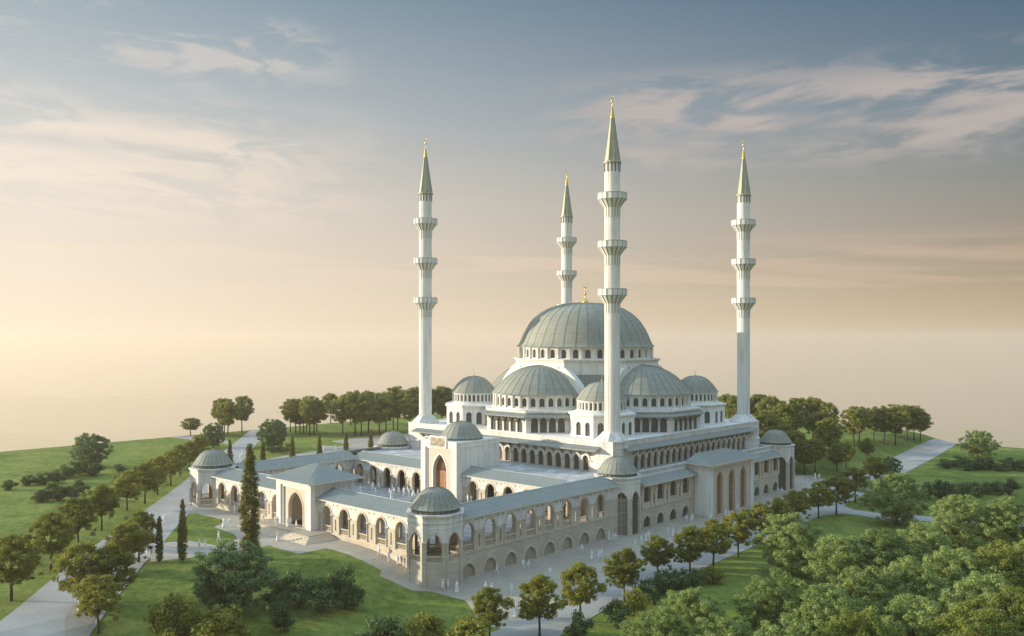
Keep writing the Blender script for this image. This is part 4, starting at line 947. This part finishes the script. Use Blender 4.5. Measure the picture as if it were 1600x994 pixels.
ROW = [(62.0, -14.2, 7.4), (65.4, -8.1, 8.5), (65.4, 0.7, 8.5), (64.4, 12.8, 8.1), (61.7, 26.1, 7.5), (64.3, 31.8, 8.4), (64.8, 38.7, 8.6), (64.0, 49.0, 8.5), (61.8, 61.9, 7.9), (61.4, 70.6, 7.8), (60.6, 81.3, 7.9), (60.6, 92.0, 8.2), (61.8, 98.9, 8.8), (59.5, 115.9, 8.8), (55.2, 141.0, 8.5)]
PARKL = [(-161.9, 72.2, 14.2), (-158.2, 70.9, 13.7), (-155.2, 70.7, 13.4), (-160.3, 79.4, 14.7)]
PARKB = [(-150.3, 94.3, 12.9), (-141.7, 91.0, 14.0), (-142.3, 93.3, 12.6), (-141.2, 94.2, 14.1), (-145.7, 98.5, 12.9), (-132.8, 91.3, 15.1), (-133.3, 93.4, 14.2), (-140.9, 100.0, 12.8), (-163.3, 122.5, 13.6), (-127.0, 101.9, 14.6), (-151.2, 123.7, 14.6), (-120.4, 102.6, 17.2), (-117.8, 103.5, 16.3), (-123.1, 110.9, 17.0), (-117.9, 111.9, 16.0), (-121.4, 118.0, 14.8), (-125.9, 125.4, 17.0), (-124.0, 125.9, 17.6), (-117.9, 126.9, 15.8), (-118.4, 130.6, 17.8), (-118.7, 136.9, 17.1), (-116.3, 142.4, 17.5), (-115.1, 146.9, 16.0)]
PARKR = [(-24.0, 204.8, 15.4), (-6.9, 181.3, 17.0), (-1.3, 186.4, 17.4), (17.2, 153.9, 14.2), (9.9, 172.7, 17.7), (26.9, 146.2, 12.2), (17.1, 168.3, 16.0), (31.5, 142.6, 12.3), (8.4, 195.4, 16.1), (34.9, 142.4, 9.4), (12.5, 199.2, 16.1), (35.2, 148.8, 10.4), (24.4, 177.8, 13.5), (17.3, 198.5, 14.6), (31.1, 168.6, 13.8), (38.6, 156.1, 9.2), (38.0, 164.5, 8.7), (26.8, 199.2, 14.2), (24.4, 210.1, 13.4), (37.1, 183.3, 7.9), (26.0, 219.6, 12.7), (28.7, 222.2, 13.6), (31.8, 224.3, 14.9), (30.9, 239.0, 13.8), (31.5, 244.7, 13.2), (33.4, 246.0, 11.8)]
BROAD = [(-111.2, 4.0, 10.0, 11.5, 'L'), (31.7, -34.3, 10.4, 11.9, 'C'), (-109.0, 61.1, 10.3, 10.3, 'B'), (60.0, 219.1, 10.5, 12.0, 'R'), (75.7, 96.9, 12.2, 15.1, 'D'), (-125.2, 48.5, 8.8, 8.0, 'E'), (-164.4, 60.8, 6.9, 7.6, 'F'), (51.8, 162.7, 6.1, 6.3, 'G')]
FOREST = [(76.6, 43.6, 11), (83.5, 1.0, 8.5), (84.2, -8.0, 8), (87.2, 38.9, 10), (90.1, 10.7, 10), (91.2, -5.5, 8), (91.4, 43.4, 10.5), (92.5, 81.5, 11), (94.6, 52.9, 10.5), (96.7, 22.9, 9.5), (96.8, 9.9, 10), (98.1, -3.5, 9), (98.7, -12.2, 8.5), (99.7, 85.3, 11), (100.4, 29.2, 10), (103.5, 38.4, 10.5), (103.6, 2.6, 9.5), (105.4, -10.5, 9), (106.9, 11.7, 10), (109.0, 43.1, 11), (110.2, 28.3, 10), (110.5, -5.3, 9.5), (110.9, 53.3, 11), (113.8, 9.1, 10.5), (115.8, -4.8, 10), (116.1, 21.4, 10.5), (119.9, 1.4, 10)]
BUSH = {'lawn_upper': [(-87.2, -24.6, 3.3, 2.3), (-90.8, -19.1, 3.6, 2.4), (-90.3, -16.6, 3.2, 2.5), (-89.0, -15.4, 3.5, 2.7), (-89.3, -13.1, 3.8, 3.0), (-95.0, -9.0, 3.9, 3.5), (-96.6, -6.2, 4.3, 3.7), (-98.3, -3.4, 3.7, 3.4), (-94.8, -1.6, 4.9, 3.0), (-94.6, 4.9, 3.3, 2.2)], 'lawn_lower': [(-65.1, -25.2, 3.9, 2.5), (-65.4, -22.6, 4.3, 3.8), (-63.8, -21.1, 3.4, 2.8), (-63.8, -19.0, 3.7, 2.7), (-68.4, -15.6, 3.3, 3.3)], 'front': [(33.3, -27.9, 4.0, 4.0), (33.9, -25.0, 5.0, 5.0), (38.8, -30.8, 3.5, 3.8), (36.6, -22.9, 5.3, 4.6), (37.8, -19.3, 5.0, 5.6), (36.7, -44.5, 6.1, 6.8), (41.1, -40.2, 7.4, 5.8), (55.7, -27.7, 6.4, 4.8), (58.3, -22.4, 5.4, 4.9), (65.3, -20.4, 6.9, 5.2)], 'row': [(69.8, -5.4, 3.7, 3.6), (70.3, 2.8, 3.6, 3.4), (69.4, 8.0, 3.7, 3.7), (68.0, 13.7, 3.5, 3.5), (66.6, 19.9, 3.8, 3.6), (67.1, 24.2, 3.5, 3.1), (67.8, 27.3, 3.1, 2.5), (69.5, 30.3, 3.8, 2.7)], 'right_upper': [(57.6, 191.7, 5.1, 2.6), (59.8, 197.2, 5.2, 3.0), (64.5, 191.0, 5.0, 3.1), (66.7, 194.7, 5.0, 3.5), (68.5, 198.1, 4.7, 3.3), (72.4, 196.5, 4.6, 3.1), (73.7, 201.2, 4.3, 3.5), (76.9, 200.6, 5.0, 3.3)], 'right_lower': [(71.0, 131.7, 3.8, 4.1), (73.2, 136.2, 4.5, 4.5), (75.4, 136.9, 3.8, 3.5), (77.2, 141.0, 4.8, 3.5), (78.4, 144.4, 4.2, 3.2), (79.7, 150.6, 4.3, 3.0), (81.9, 151.3, 4.2, 3.3), (84.2, 153.4, 4.2, 3.9)], 'left_flank': [(-99.7, 54.6, 3.6, 2.0), (-99.2, 57.0, 3.6, 2.2), (-100.1, 60.5, 3.7, 2.2)]}
CYP = [(13.1, -20.1, 18.9, 4.0), (4.1, -31.1, 7.4, 1.5), (6.5, -28.4, 10.1, 1.9)]
SLIM = [(-47.0, 10.3, 12.2), (-47.0, 19.1, 10.9), (-47.0, 27.4, 11.7), (-47.0, 35.5, 11.5), (-47.0, 43.9, 11.3), (-47.0, 52.1, 11.2)]
PEOPLE = {'front_tower': [(40.6, -2.6), (40.9, -1.8), (42.4, -1.3)], 'front_wall': [(25.4, -3.2), (28.3, -3.5), (29.9, -2.9)], 'flank': [(46.0, 1.5), (47.4, 1.4), (49.7, 3.5), (40.4, 9.9), (41.2, 15.6), (41.8, 16.4), (47.7, 15.1), (57.3, -3.9), (41.6, 31.5), (45.5, 29.4), (47.1, 29.4), (46.2, 31.4)], 'gate': [(39.6, 42.7), (40.9, 42.2), (40.9, 43.0), (46.5, 41.6), (45.5, 45.2), (45.1, 47.3), (44.6, 49.0)], 'gallery': [(45.6, 54.5), (46.3, 55.2), (41.4, 68.4), (42.9, 67.8), (41.7, 70.4)], 'portal': [(45.0, 72.2), (44.8, 79.4), (45.6, 79.1), (43.8, 86.2), (43.7, 87.2)], 'far_tower': [(40.7, 113.8), (41.6, 114.0), (39.9, 129.0), (40.6, 131.6), (38.9, 140.3), (39.5, 141.6)], 'lawn_path': [(1.0, -22.6), (1.4, -21.7), (-1.7, -17.5), (-12.1, -10.7), (-11.0, -10.1), (-22.0, -2.8)], 'tower_left': [(-30.9, -8.3), (-29.9, -7.4)], 'steps': [(-6.8, -5.4), (5.4, -10.0)], 'road_left': [(-0.1, -31.1), (1.4, -31.2), (21.1, -50.0), (-23.7, -17.0), (-24.0, -16.5)], 'road_back': [(-89.0, 35.7), (-93.2, 39.8), (-103.2, 46.4), (-119.0, 58.7), (-114.1, 56.4)], 'plaza_back': [(-90.4, 67.3), (-88.8, 70.8)], 'court': [(-21.88, 27.05), (-18.1, 26.35), (-19.63, 30.85), (-20.14, 31.54), (-19.05, 32.42), (-12.44, 26.21), (-9.9, 28.13), (-7.48, 26.68), (-12.74, 31.27), (-10.36, 29.85), (-9.62, 30.53), (-3.37, 26.48), (-9.14, 31.62), (-9.61, 33.15), (-1.79, 26.63), (-6.72, 31.05), (-9.46, 34.29), (-2.42, 28.26), (-5.46, 31.25), (-1.51, 28.19), (-5.26, 32.39), (8.14, 34.78), (8.65, 35.24)], 'landing': [(-2.0, -5.68), (0.26, -4.51), (0.27, -4.05), (3.06, -4.61)]}

for i, (x, y, h) in enumerate(AVL): plant('avenue', x, y, h, f'olive green street tree, {ORD[i]} from the camera beyond the left road', 'street trees along the left road')
for i, (x, y, h) in enumerate(AVR): plant('avenue', x, y, h, f'street tree, {ORD[i]} from the camera between left road and front lawn', 'street trees along the left road')
for i, (x, y, h) in enumerate(ROW): plant('avenue', x, y, h, f'yellowish olive street tree, {ORD[i]} from the camera in the row along the right road', 'street trees along the right road')
for i, (x, y, h) in enumerate(PARKL): plant('park', x, y, h, f'tall slender tree, {ORD[i]} from the left in the small group beside the far left road', 'park trees behind')
for i, (x, y, h) in enumerate(PARKB): plant('park', x, y, h, f'tall slender tree, {ORD[i]} from the left in the grove behind the left minaret', 'park trees behind')
for i, (x, y, h) in enumerate(PARKR): plant('park', x, y, h, f'tall park tree, {ORD[i]} from the left in the grove behind the right minaret', 'park trees behind')
BL = {'L': ('mid', 'lone dark broad tree behind shrubs on the left lawn'), 'C': ('mid', 'big bushy green tree on the front lawn hiding the foot of the tall cypress'), 'B': ('mid', 'bluish green spreading tree on the lawn behind the left court wing'),
      'R': ('broad', 'lone round light green tree on the far right lawn above dark shrubs'), 'D': ('broad', 'large round light green tree where the right road branches'),
      'E': ('mid', 'bushy tree rising behind the dome of the left pavilion'), 'F': ('park', 'small tree by the pale cross path at the far left edge'), 'G': ('mid', 'small dark tree at the bend of the right road')}
for x, y, h, w, k in BROAD: plant(BL[k][0], x, y, h, BL[k][1], 'single park trees', w)
for i, (x, y, h) in enumerate(FOREST): plant('fresh' if i in (12, 16, 19, 21, 23, 25) else 'broad', x, y, h, f'{"yellowish" if i in (12, 16, 19, 21, 23, 25) else "light"} green broad tree in the foreground wood, {ORD[i]} in from its road side', 'light green trees of the foreground wood', h * 1.16)
WH = {'lawn_upper': 'in the upper left lawn line', 'lawn_lower': 'in the lower left lawn clump', 'front': 'on the front lawn near the big bushy tree', 'row': 'under the street trees of the right road', 'right_upper': 'in the upper right lawn line', 'right_lower': 'in the lower right lawn line', 'left_flank': 'beside the left court wing'}
for k, lst in BUSH.items():
    for i, (x, y, w, h) in enumerate(lst):
        kd = 'shrub_olive' if (k == 'front' and i in (5, 6, 8, 9)) or (k == 'row' and i in (2, 7)) else 'shrub'
        plant(kd, x, y, h * 1.15, f'{"olive" if kd != "shrub" else "dark green"} shrub, {ORD[i]} from the left {WH[k]}', 'shrubs on the lawns', w * 1.25)
for (x, y, h, w), l in zip(CYP, ('tall broad cypress standing in front of the gatehouse steps', 'small dark cypress, the thinner one near the left road', 'slim cypress on the lawn edge left of the bushy tree')): plant('cypress', x, y, h, l, 'cypresses', w)
for i, (x, y, h) in enumerate(SLIM): plant('cypress', x, y, h, f'slim cypress, {ORD[i]} from the left in the row behind the left court wing', 'cypresses', 2.2)
# ================================================================== people: pale figures walking and standing
def figure(kind, seed):
    rng = random.Random(seed); V = []; E = []; Rd = []
    def chain(pts, rad, start=None):
        prev = start
        for p, r in zip(pts, rad):
            V.append(p); Rd.append(r); i = len(V) - 1
            if prev is not None: E.append((prev, i))
            prev = i
        return prev
    st = {'stand': .04, 'walk': .28, 'robe': .10, 'wait': .07}[kind]
    pel = chain([(0, 0, .93)], [(.15, .11)])
    che = chain([(0, .0, 1.12), (0, .01, 1.34), (0, .0, 1.46)], [(.135, .10), (.17, .115), (.10, .075)], pel)
    hd = chain([(0, -.005, 1.53), (0, -.015, 1.62), (0, -.02, 1.70), (0, -.015, 1.77)], [(.05, .05), (.075, .085), (.085, .10), (.055, .065)], che)
    chain([(0, -.11, 1.655), (0, -.125, 1.645)], [(.025, .03), (.012, .014)], hd - 1)   # nose and chin side of the face
    for s in (-1, 1):
        sw = s * (1 if kind == 'walk' else .3)
        k = chain([(s * .095, 0, .86), (s * .10, -st * .5 * sw - .02, .48), (s * .10, -st * sw + .05, .09), (s * .11, -st * sw - .10, .04)], [(.095, .10), (.065, .07), (.042, .048), (.04, .03)], pel)
        el = -.16 if kind == 'wait' else .02
        hx, hy, hz = (s * .12, -.25, 1.08) if kind == 'wait' else (s * .25, st * .8 * sw - .05, .82)
        h = chain([(s * .19, 0, 1.42), (s * .25, .03 + st * .3 * sw, 1.13), (hx, hy, hz)], [(.065, .065), (.047, .047), (.032, .035)], che - 1)
        hv = Vector((hx, hy, hz)); dr = Vector((-s * .3, -.9, .1)).normalized() if kind == 'wait' else Vector((0, -.15, -1)).normalized()
        sd = Vector((0, 1, 0)) if kind != 'wait' else Vector((0, 0, 1))
        pm = chain([tuple(hv + dr * .06)], [(.036, .022)], h)
        for q, ln in enumerate((.075, .09, .083, .065)):
            b = hv + dr * .08 + sd * (q - 1.5) * .02; chain([tuple(b + dr * ln * .5), tuple(b + dr * ln + Vector((-s * .02, 0, 0)))], [(.0095, .0095), (.0075, .0075)], pm)
        chain([tuple(hv + dr * .05 + sd * -.04), tuple(hv + dr * .095 + sd * -.058)], [(.011, .011), (.009, .009)], pm)
    me = bpy.data.meshes.new('person'); me.from_pydata(V, E, []); ob = bpy.data.objects.new('tmp', me); COL.objects.link(ob)
    md = ob.modifiers.new('skin', 'SKIN'); sk = me.skin_vertices[0].data
    for i, r in enumerate(Rd): sk[i].radius = r; sk[i].use_root = (i == 0)
    md.use_smooth_shade = True; s2 = ob.modifiers.new('sub', 'SUBSURF'); s2.levels = 1; s2.render_levels = 1
    bpy.context.view_layer.update()
    ev = ob.evaluated_get(bpy.context.evaluated_depsgraph_get()); fin = bpy.data.meshes.new_from_object(ev); bpy.data.objects.remove(ob)
    fin.name = 'person'; fin.materials.clear(); fin.materials.append(M['figure'])
    b = bpy.data.objects.new('person', fin); COL.objects.link(b)
    if kind == 'robe':
        m = MB(); m.lathe((0, 0, 0), [(.33, .05), (.27, .5), (.20, .95), (.215, 1.15), (.22, 1.35), (.12, 1.47)], 12, 0, True, closed=False); r_ = m.build('robe', 'figure', b)
    else:
        m = MB(); m.lathe((0, .012, 0), [(.235 if kind != 'walk' else .225, .78), (.205, .98), (.21, 1.2), (.215, 1.36), (.11, 1.475)], 12, 0, True, closed=False); r_ = m.build('coat', 'figure', b)
        for v in r_.data.vertices: v.co.y *= .72
    m = MB(); m.lathe((0, .012, 1.66), [(.085, -.02), (.096, .04), (.088, .10), (.05, .135), (.01, .145)], 10, 0, True, closed=False); m.build('hair' if kind != 'robe' else 'headscarf', 'figure', b)
    return b
FIG = {k: figure(k, i) for i, k in enumerate(('stand', 'walk', 'robe', 'wait'))}
PW = {'stand': 'standing upright', 'walk': 'striding', 'robe': 'in a long robe', 'wait': 'with hands clasped'}
PL = {'front_tower': 'before the nearest pavilion', 'front_wall': 'beside the sunlit front arcade wall', 'flank': 'along the arched flank', 'gate': 'near the lattice gate pavilion', 'gallery': 'below the two storey wing', 'portal': 'outside the side portal doors', 'far_tower': 'by the far right pavilion', 'lawn_path': 'round the small lawn island', 'tower_left': 'beside the left road pavilion', 'steps': 'by the entrance steps', 'road_left': 'on the left road', 'road_back': 'behind the left pavilion', 'plaza_back': 'behind the cypress row', 'court': 'in the courtyard', 'landing': 'on the gatehouse landing'}
fused = set(); fr_ = random.Random(4); SEQ = ['walk', 'stand', 'robe', 'walk', 'wait', 'stand', 'walk', 'robe']
cnt = 0
for grp, pts in PEOPLE.items():
    order = sorted(range(len(pts)), key=lambda i: pts[i][0] * .7361 + pts[i][1] * .6769)
    for rank, i in enumerate(order):
        x, y = pts[i]; k = SEQ[cnt % 8]; cnt += 1; z = F + .012 if grp == 'court' else (F - .02 if grp == 'landing' else gz(x) + .03)
        if grp == 'steps' and rank == 0: z = F - .02
        if grp in ('road_left', 'road_back') or (grp == 'flank' and x > 57): z += .03
        lab = f'pale figure {PW[k]}, {ORD[rank]} from the left {PL[grp]}' if len(pts) > 1 else f'pale figure {PW[k]} {PL[grp]}'
        rz = fr_.uniform(0, 6.28); s = fr_.uniform(.95, 1.06)
        if k not in fused:
            fused.add(k); o = FIG[k]; o.location = (x, y, z); o.rotation_euler = (0, 0, rz); o.scale = (s, s, s)
        else: o = dup(FIG[k], (x, y, z), rz, s)
        tag(o, lab, 'person', 'people about the mosque')
# ================================================================== sky, sun, camera
SUN_TO = Vector((-.805, -.593, 0)).normalized(); EL = R(11.5)
sun = bpy.data.lights.new('sun', 'SUN'); sun.energy = 4.15; sun.angle = R(.6); sun.color = (1.0, .885, .70)
so = bpy.data.objects.new('sun', sun); COL.objects.link(so)
d = Vector((SUN_TO.x * math.cos(EL), SUN_TO.y * math.cos(EL), math.sin(EL)))
so.rotation_euler = d.to_track_quat('Z', 'Y').to_euler(); so.location = (-100, -100, 120)
W = bpy.data.worlds.new('World'); SC.world = W; W.use_nodes = True; nt = W.node_tree
bg = nt.nodes['Background']; tc = nt.nodes.new('ShaderNodeTexCoord'); V3 = tc.outputs['Generated']
sp = nt.nodes.new('ShaderNodeSeparateXYZ'); lk(nt, V3, sp.inputs[0])
sky = nt.nodes.new('ShaderNodeTexSky'); sky.sky_type = 'NISHITA'; sky.sun_disc = False; sky.sun_elevation = EL
sky.sun_rotation = math.atan2(d.x, d.y); sky.air_density = 1.2; sky.dust_density = 2.0
el = sp.outputs[2]
# how far round towards the sun (horizontal bearing only)
hx = math_n(nt, 'MULTIPLY', sp.outputs[0], SUN_TO.x); hy = math_n(nt, 'MULTIPLY', sp.outputs[1], SUN_TO.y)
hl = math_n(nt, 'SQRT', math_n(nt, 'ADD', math_n(nt, 'MULTIPLY', sp.outputs[0], sp.outputs[0]), math_n(nt, 'MULTIPLY', sp.outputs[1], sp.outputs[1])))
cs = math_n(nt, 'DIVIDE', math_n(nt, 'ADD', hx, hy), math_n(nt, 'MAXIMUM', hl, .001))
tow = math_n(nt, 'MULTIPLY_ADD', cs, 1.02, .42, clamp=True)
e01 = math_n(nt, 'MULTIPLY_ADD', el, 1.0, .2, clamp=True)
def lin(r, g, b): f = lambda c: ((c / 255 + .055) / 1.055) ** 2.4 if c > 10 else c / 3294; return (f(r), f(g), f(b))
def P(deg): return math.sin(R(deg)) + .2
EX = 1 / 1.62
def S(r, g, b, k=1.): return tuple(v * EX * k for v in lin(r, g, b))
warm = ramp(nt, e01, [(0, S(200, 185, 168)), (P(-7), S(226, 212, 195)), (P(-4.2), S(240, 225, 207)), (P(0), S(252, 235, 213)), (P(4), S(245, 229, 211)), (P(9), S(229, 220, 209)), (P(14), S(194, 198, 199)), (P(21), S(144, 165, 178)), (P(38), S(160, 190, 216, 1.8)), (1, S(160, 190, 216, 2.2))])
cool = ramp(nt, e01, [(0, S(190, 160, 115)), (P(-7), S(215, 186, 134)), (P(-3), S(212, 188, 138)), (P(0), S(204, 178, 138)), (P(4), S(164, 148, 126)), (P(9), S(136, 136, 132)), (P(14), S(104, 124, 138)), (P(21), S(58, 92, 122)), (P(38), S(150, 182, 212, 1.7)), (1, S(160, 190, 216, 2.2))])
base = mixc(nt, tow, cool.outputs[0], warm.outputs[0])
# thin broken cloud: noise over bearing and height, flattened into level streaks
latv = math_n(nt, 'DIVIDE', math_n(nt, 'ADD', math_n(nt, 'MULTIPLY', sp.outputs[0], .7361), math_n(nt, 'MULTIPLY', sp.outputs[1], .6769)), math_n(nt, 'MAXIMUM', hl, .001))
def deck(su, sv, off, det=10, tilt=0., rough=.6, dist=.5):
    cb = nt.nodes.new('ShaderNodeCombineXYZ'); lk(nt, math_n(nt, 'MULTIPLY_ADD', latv, su, off[0]), cb.inputs[0])
    lk(nt, math_n(nt, 'ADD', math_n(nt, 'MULTIPLY_ADD', el, sv, off[1]), math_n(nt, 'MULTIPLY', latv, tilt)), cb.inputs[1]); cb.inputs[2].default_value = off[2]
    return nz(nt, cb.outputs[0], 1.0, det, rough, dist).outputs[0]
def band(lo, a, b, hi):
    r = ramp(nt, e01, [(P(lo), (0, 0, 0)), (P(a), (1, 1, 1)), (P(b), (1, 1, 1)), (P(hi), (0, 0, 0))]); return r.outputs[0]
def smooth(x, a, b):
    m = nt.nodes.new('ShaderNodeMapRange'); m.interpolation_type = 'SMOOTHSTEP'; m.inputs[1].default_value = a; m.inputs[2].default_value = b; lk(nt, x, m.inputs[0]); return m.outputs[0]
cl1 = math_n(nt, 'MULTIPLY', smooth(deck(9, 34, (2.3, 7.1, 0.), 10, 2.5), .40, .57), smooth(deck(3, 9, (1.1, 4.4, 9.), 3), .28, .48))
left = math_n(nt, 'MULTIPLY', math_n(nt, 'MULTIPLY', cl1, band(6.0, 8.5, 12.0, 15.0)), smooth(cs, .2, .42))
cr1 = math_n(nt, 'MULTIPLY', smooth(deck(8, 32, (3.7, 1.2, 4.), 10, -1.5), .39, .56), smooth(deck(3, 10, (6.1, 2.4, 3.), 3), .26, .46))
right = math_n(nt, 'MULTIPLY', math_n(nt, 'MULTIPLY', cr1, band(9.8, 12.0, 14.8, 17.2)), smooth(cs, .12, -.06))
upl = math_n(nt, 'MULTIPLY', math_n(nt, 'MULTIPLY', smooth(deck(10, 36, (8.1, 2.2, 2.)), .47, .62), band(14.5, 16.4, 18.2, 20)), smooth(cs, .25, .38))
low = math_n(nt, 'MULTIPLY', smooth(deck(3.2, 42, (1.3, 5.2, 7.), 6, 1.5, .5), .48, .64), band(1.8, 3.2, 5.0, 6.8))
ccol = mixc(nt, tow, (0.31, 0.248, 0.217), (0.577, 0.496, 0.415))
c1 = mixc(nt, math_n(nt, 'MULTIPLY', left, .85), base, ccol)
c2 = mixc(nt, math_n(nt, 'MULTIPLY', right, .85), c1, (.335, .285, .26))
c2b = mixc(nt, math_n(nt, 'MULTIPLY', upl, .55), c2, (.45, .40, .36))
c3 = mixc(nt, math_n(nt, 'MULTIPLY', low, .55), c2b, mixc(nt, tow, (0.384, 0.267, 0.192), (0.583, 0.484, 0.384)))
# gradient and clouds carried over the physical sky, both at the same small strength
g10 = nt.nodes.new('ShaderNodeVectorMath'); g10.operation = 'SCALE'; lk(nt, c3, g10.inputs[0]); g10.inputs['Scale'].default_value = 10.0
lk(nt, mixc(nt, .94, sky.outputs[0], g10.outputs[0]), bg.inputs[0]); bg.inputs[1].default_value = .1
cam = bpy.data.cameras.new('camera'); co = bpy.data.objects.new('camera', cam); COL.objects.link(co)
cam.sensor_width = 36; cam.lens = 36 * 1365 / 1600; cam.shift_y = 31 / 1600; cam.clip_end = 60000; cam.clip_start = .5
co.location = (141.66, -96.46, 40); co.rotation_euler = (R(90), 0, R(42.6)); SC.camera = co
vs = SC.view_settings; vs.view_transform = 'Standard'; vs.look = 'None'; vs.exposure = .74; vs.gamma = 1; vs.use_curve_mapping = False
SC.render.engine = 'CYCLES'; SC.cycles.max_bounces = 6; SC.cycles.diffuse_bounces = 3; SC.cycles.transparent_max_bounces = 4; SC.cycles.use_denoising = True
SC.cycles.sample_clamp_indirect = 6; SC.cycles.volume_bounces = 2
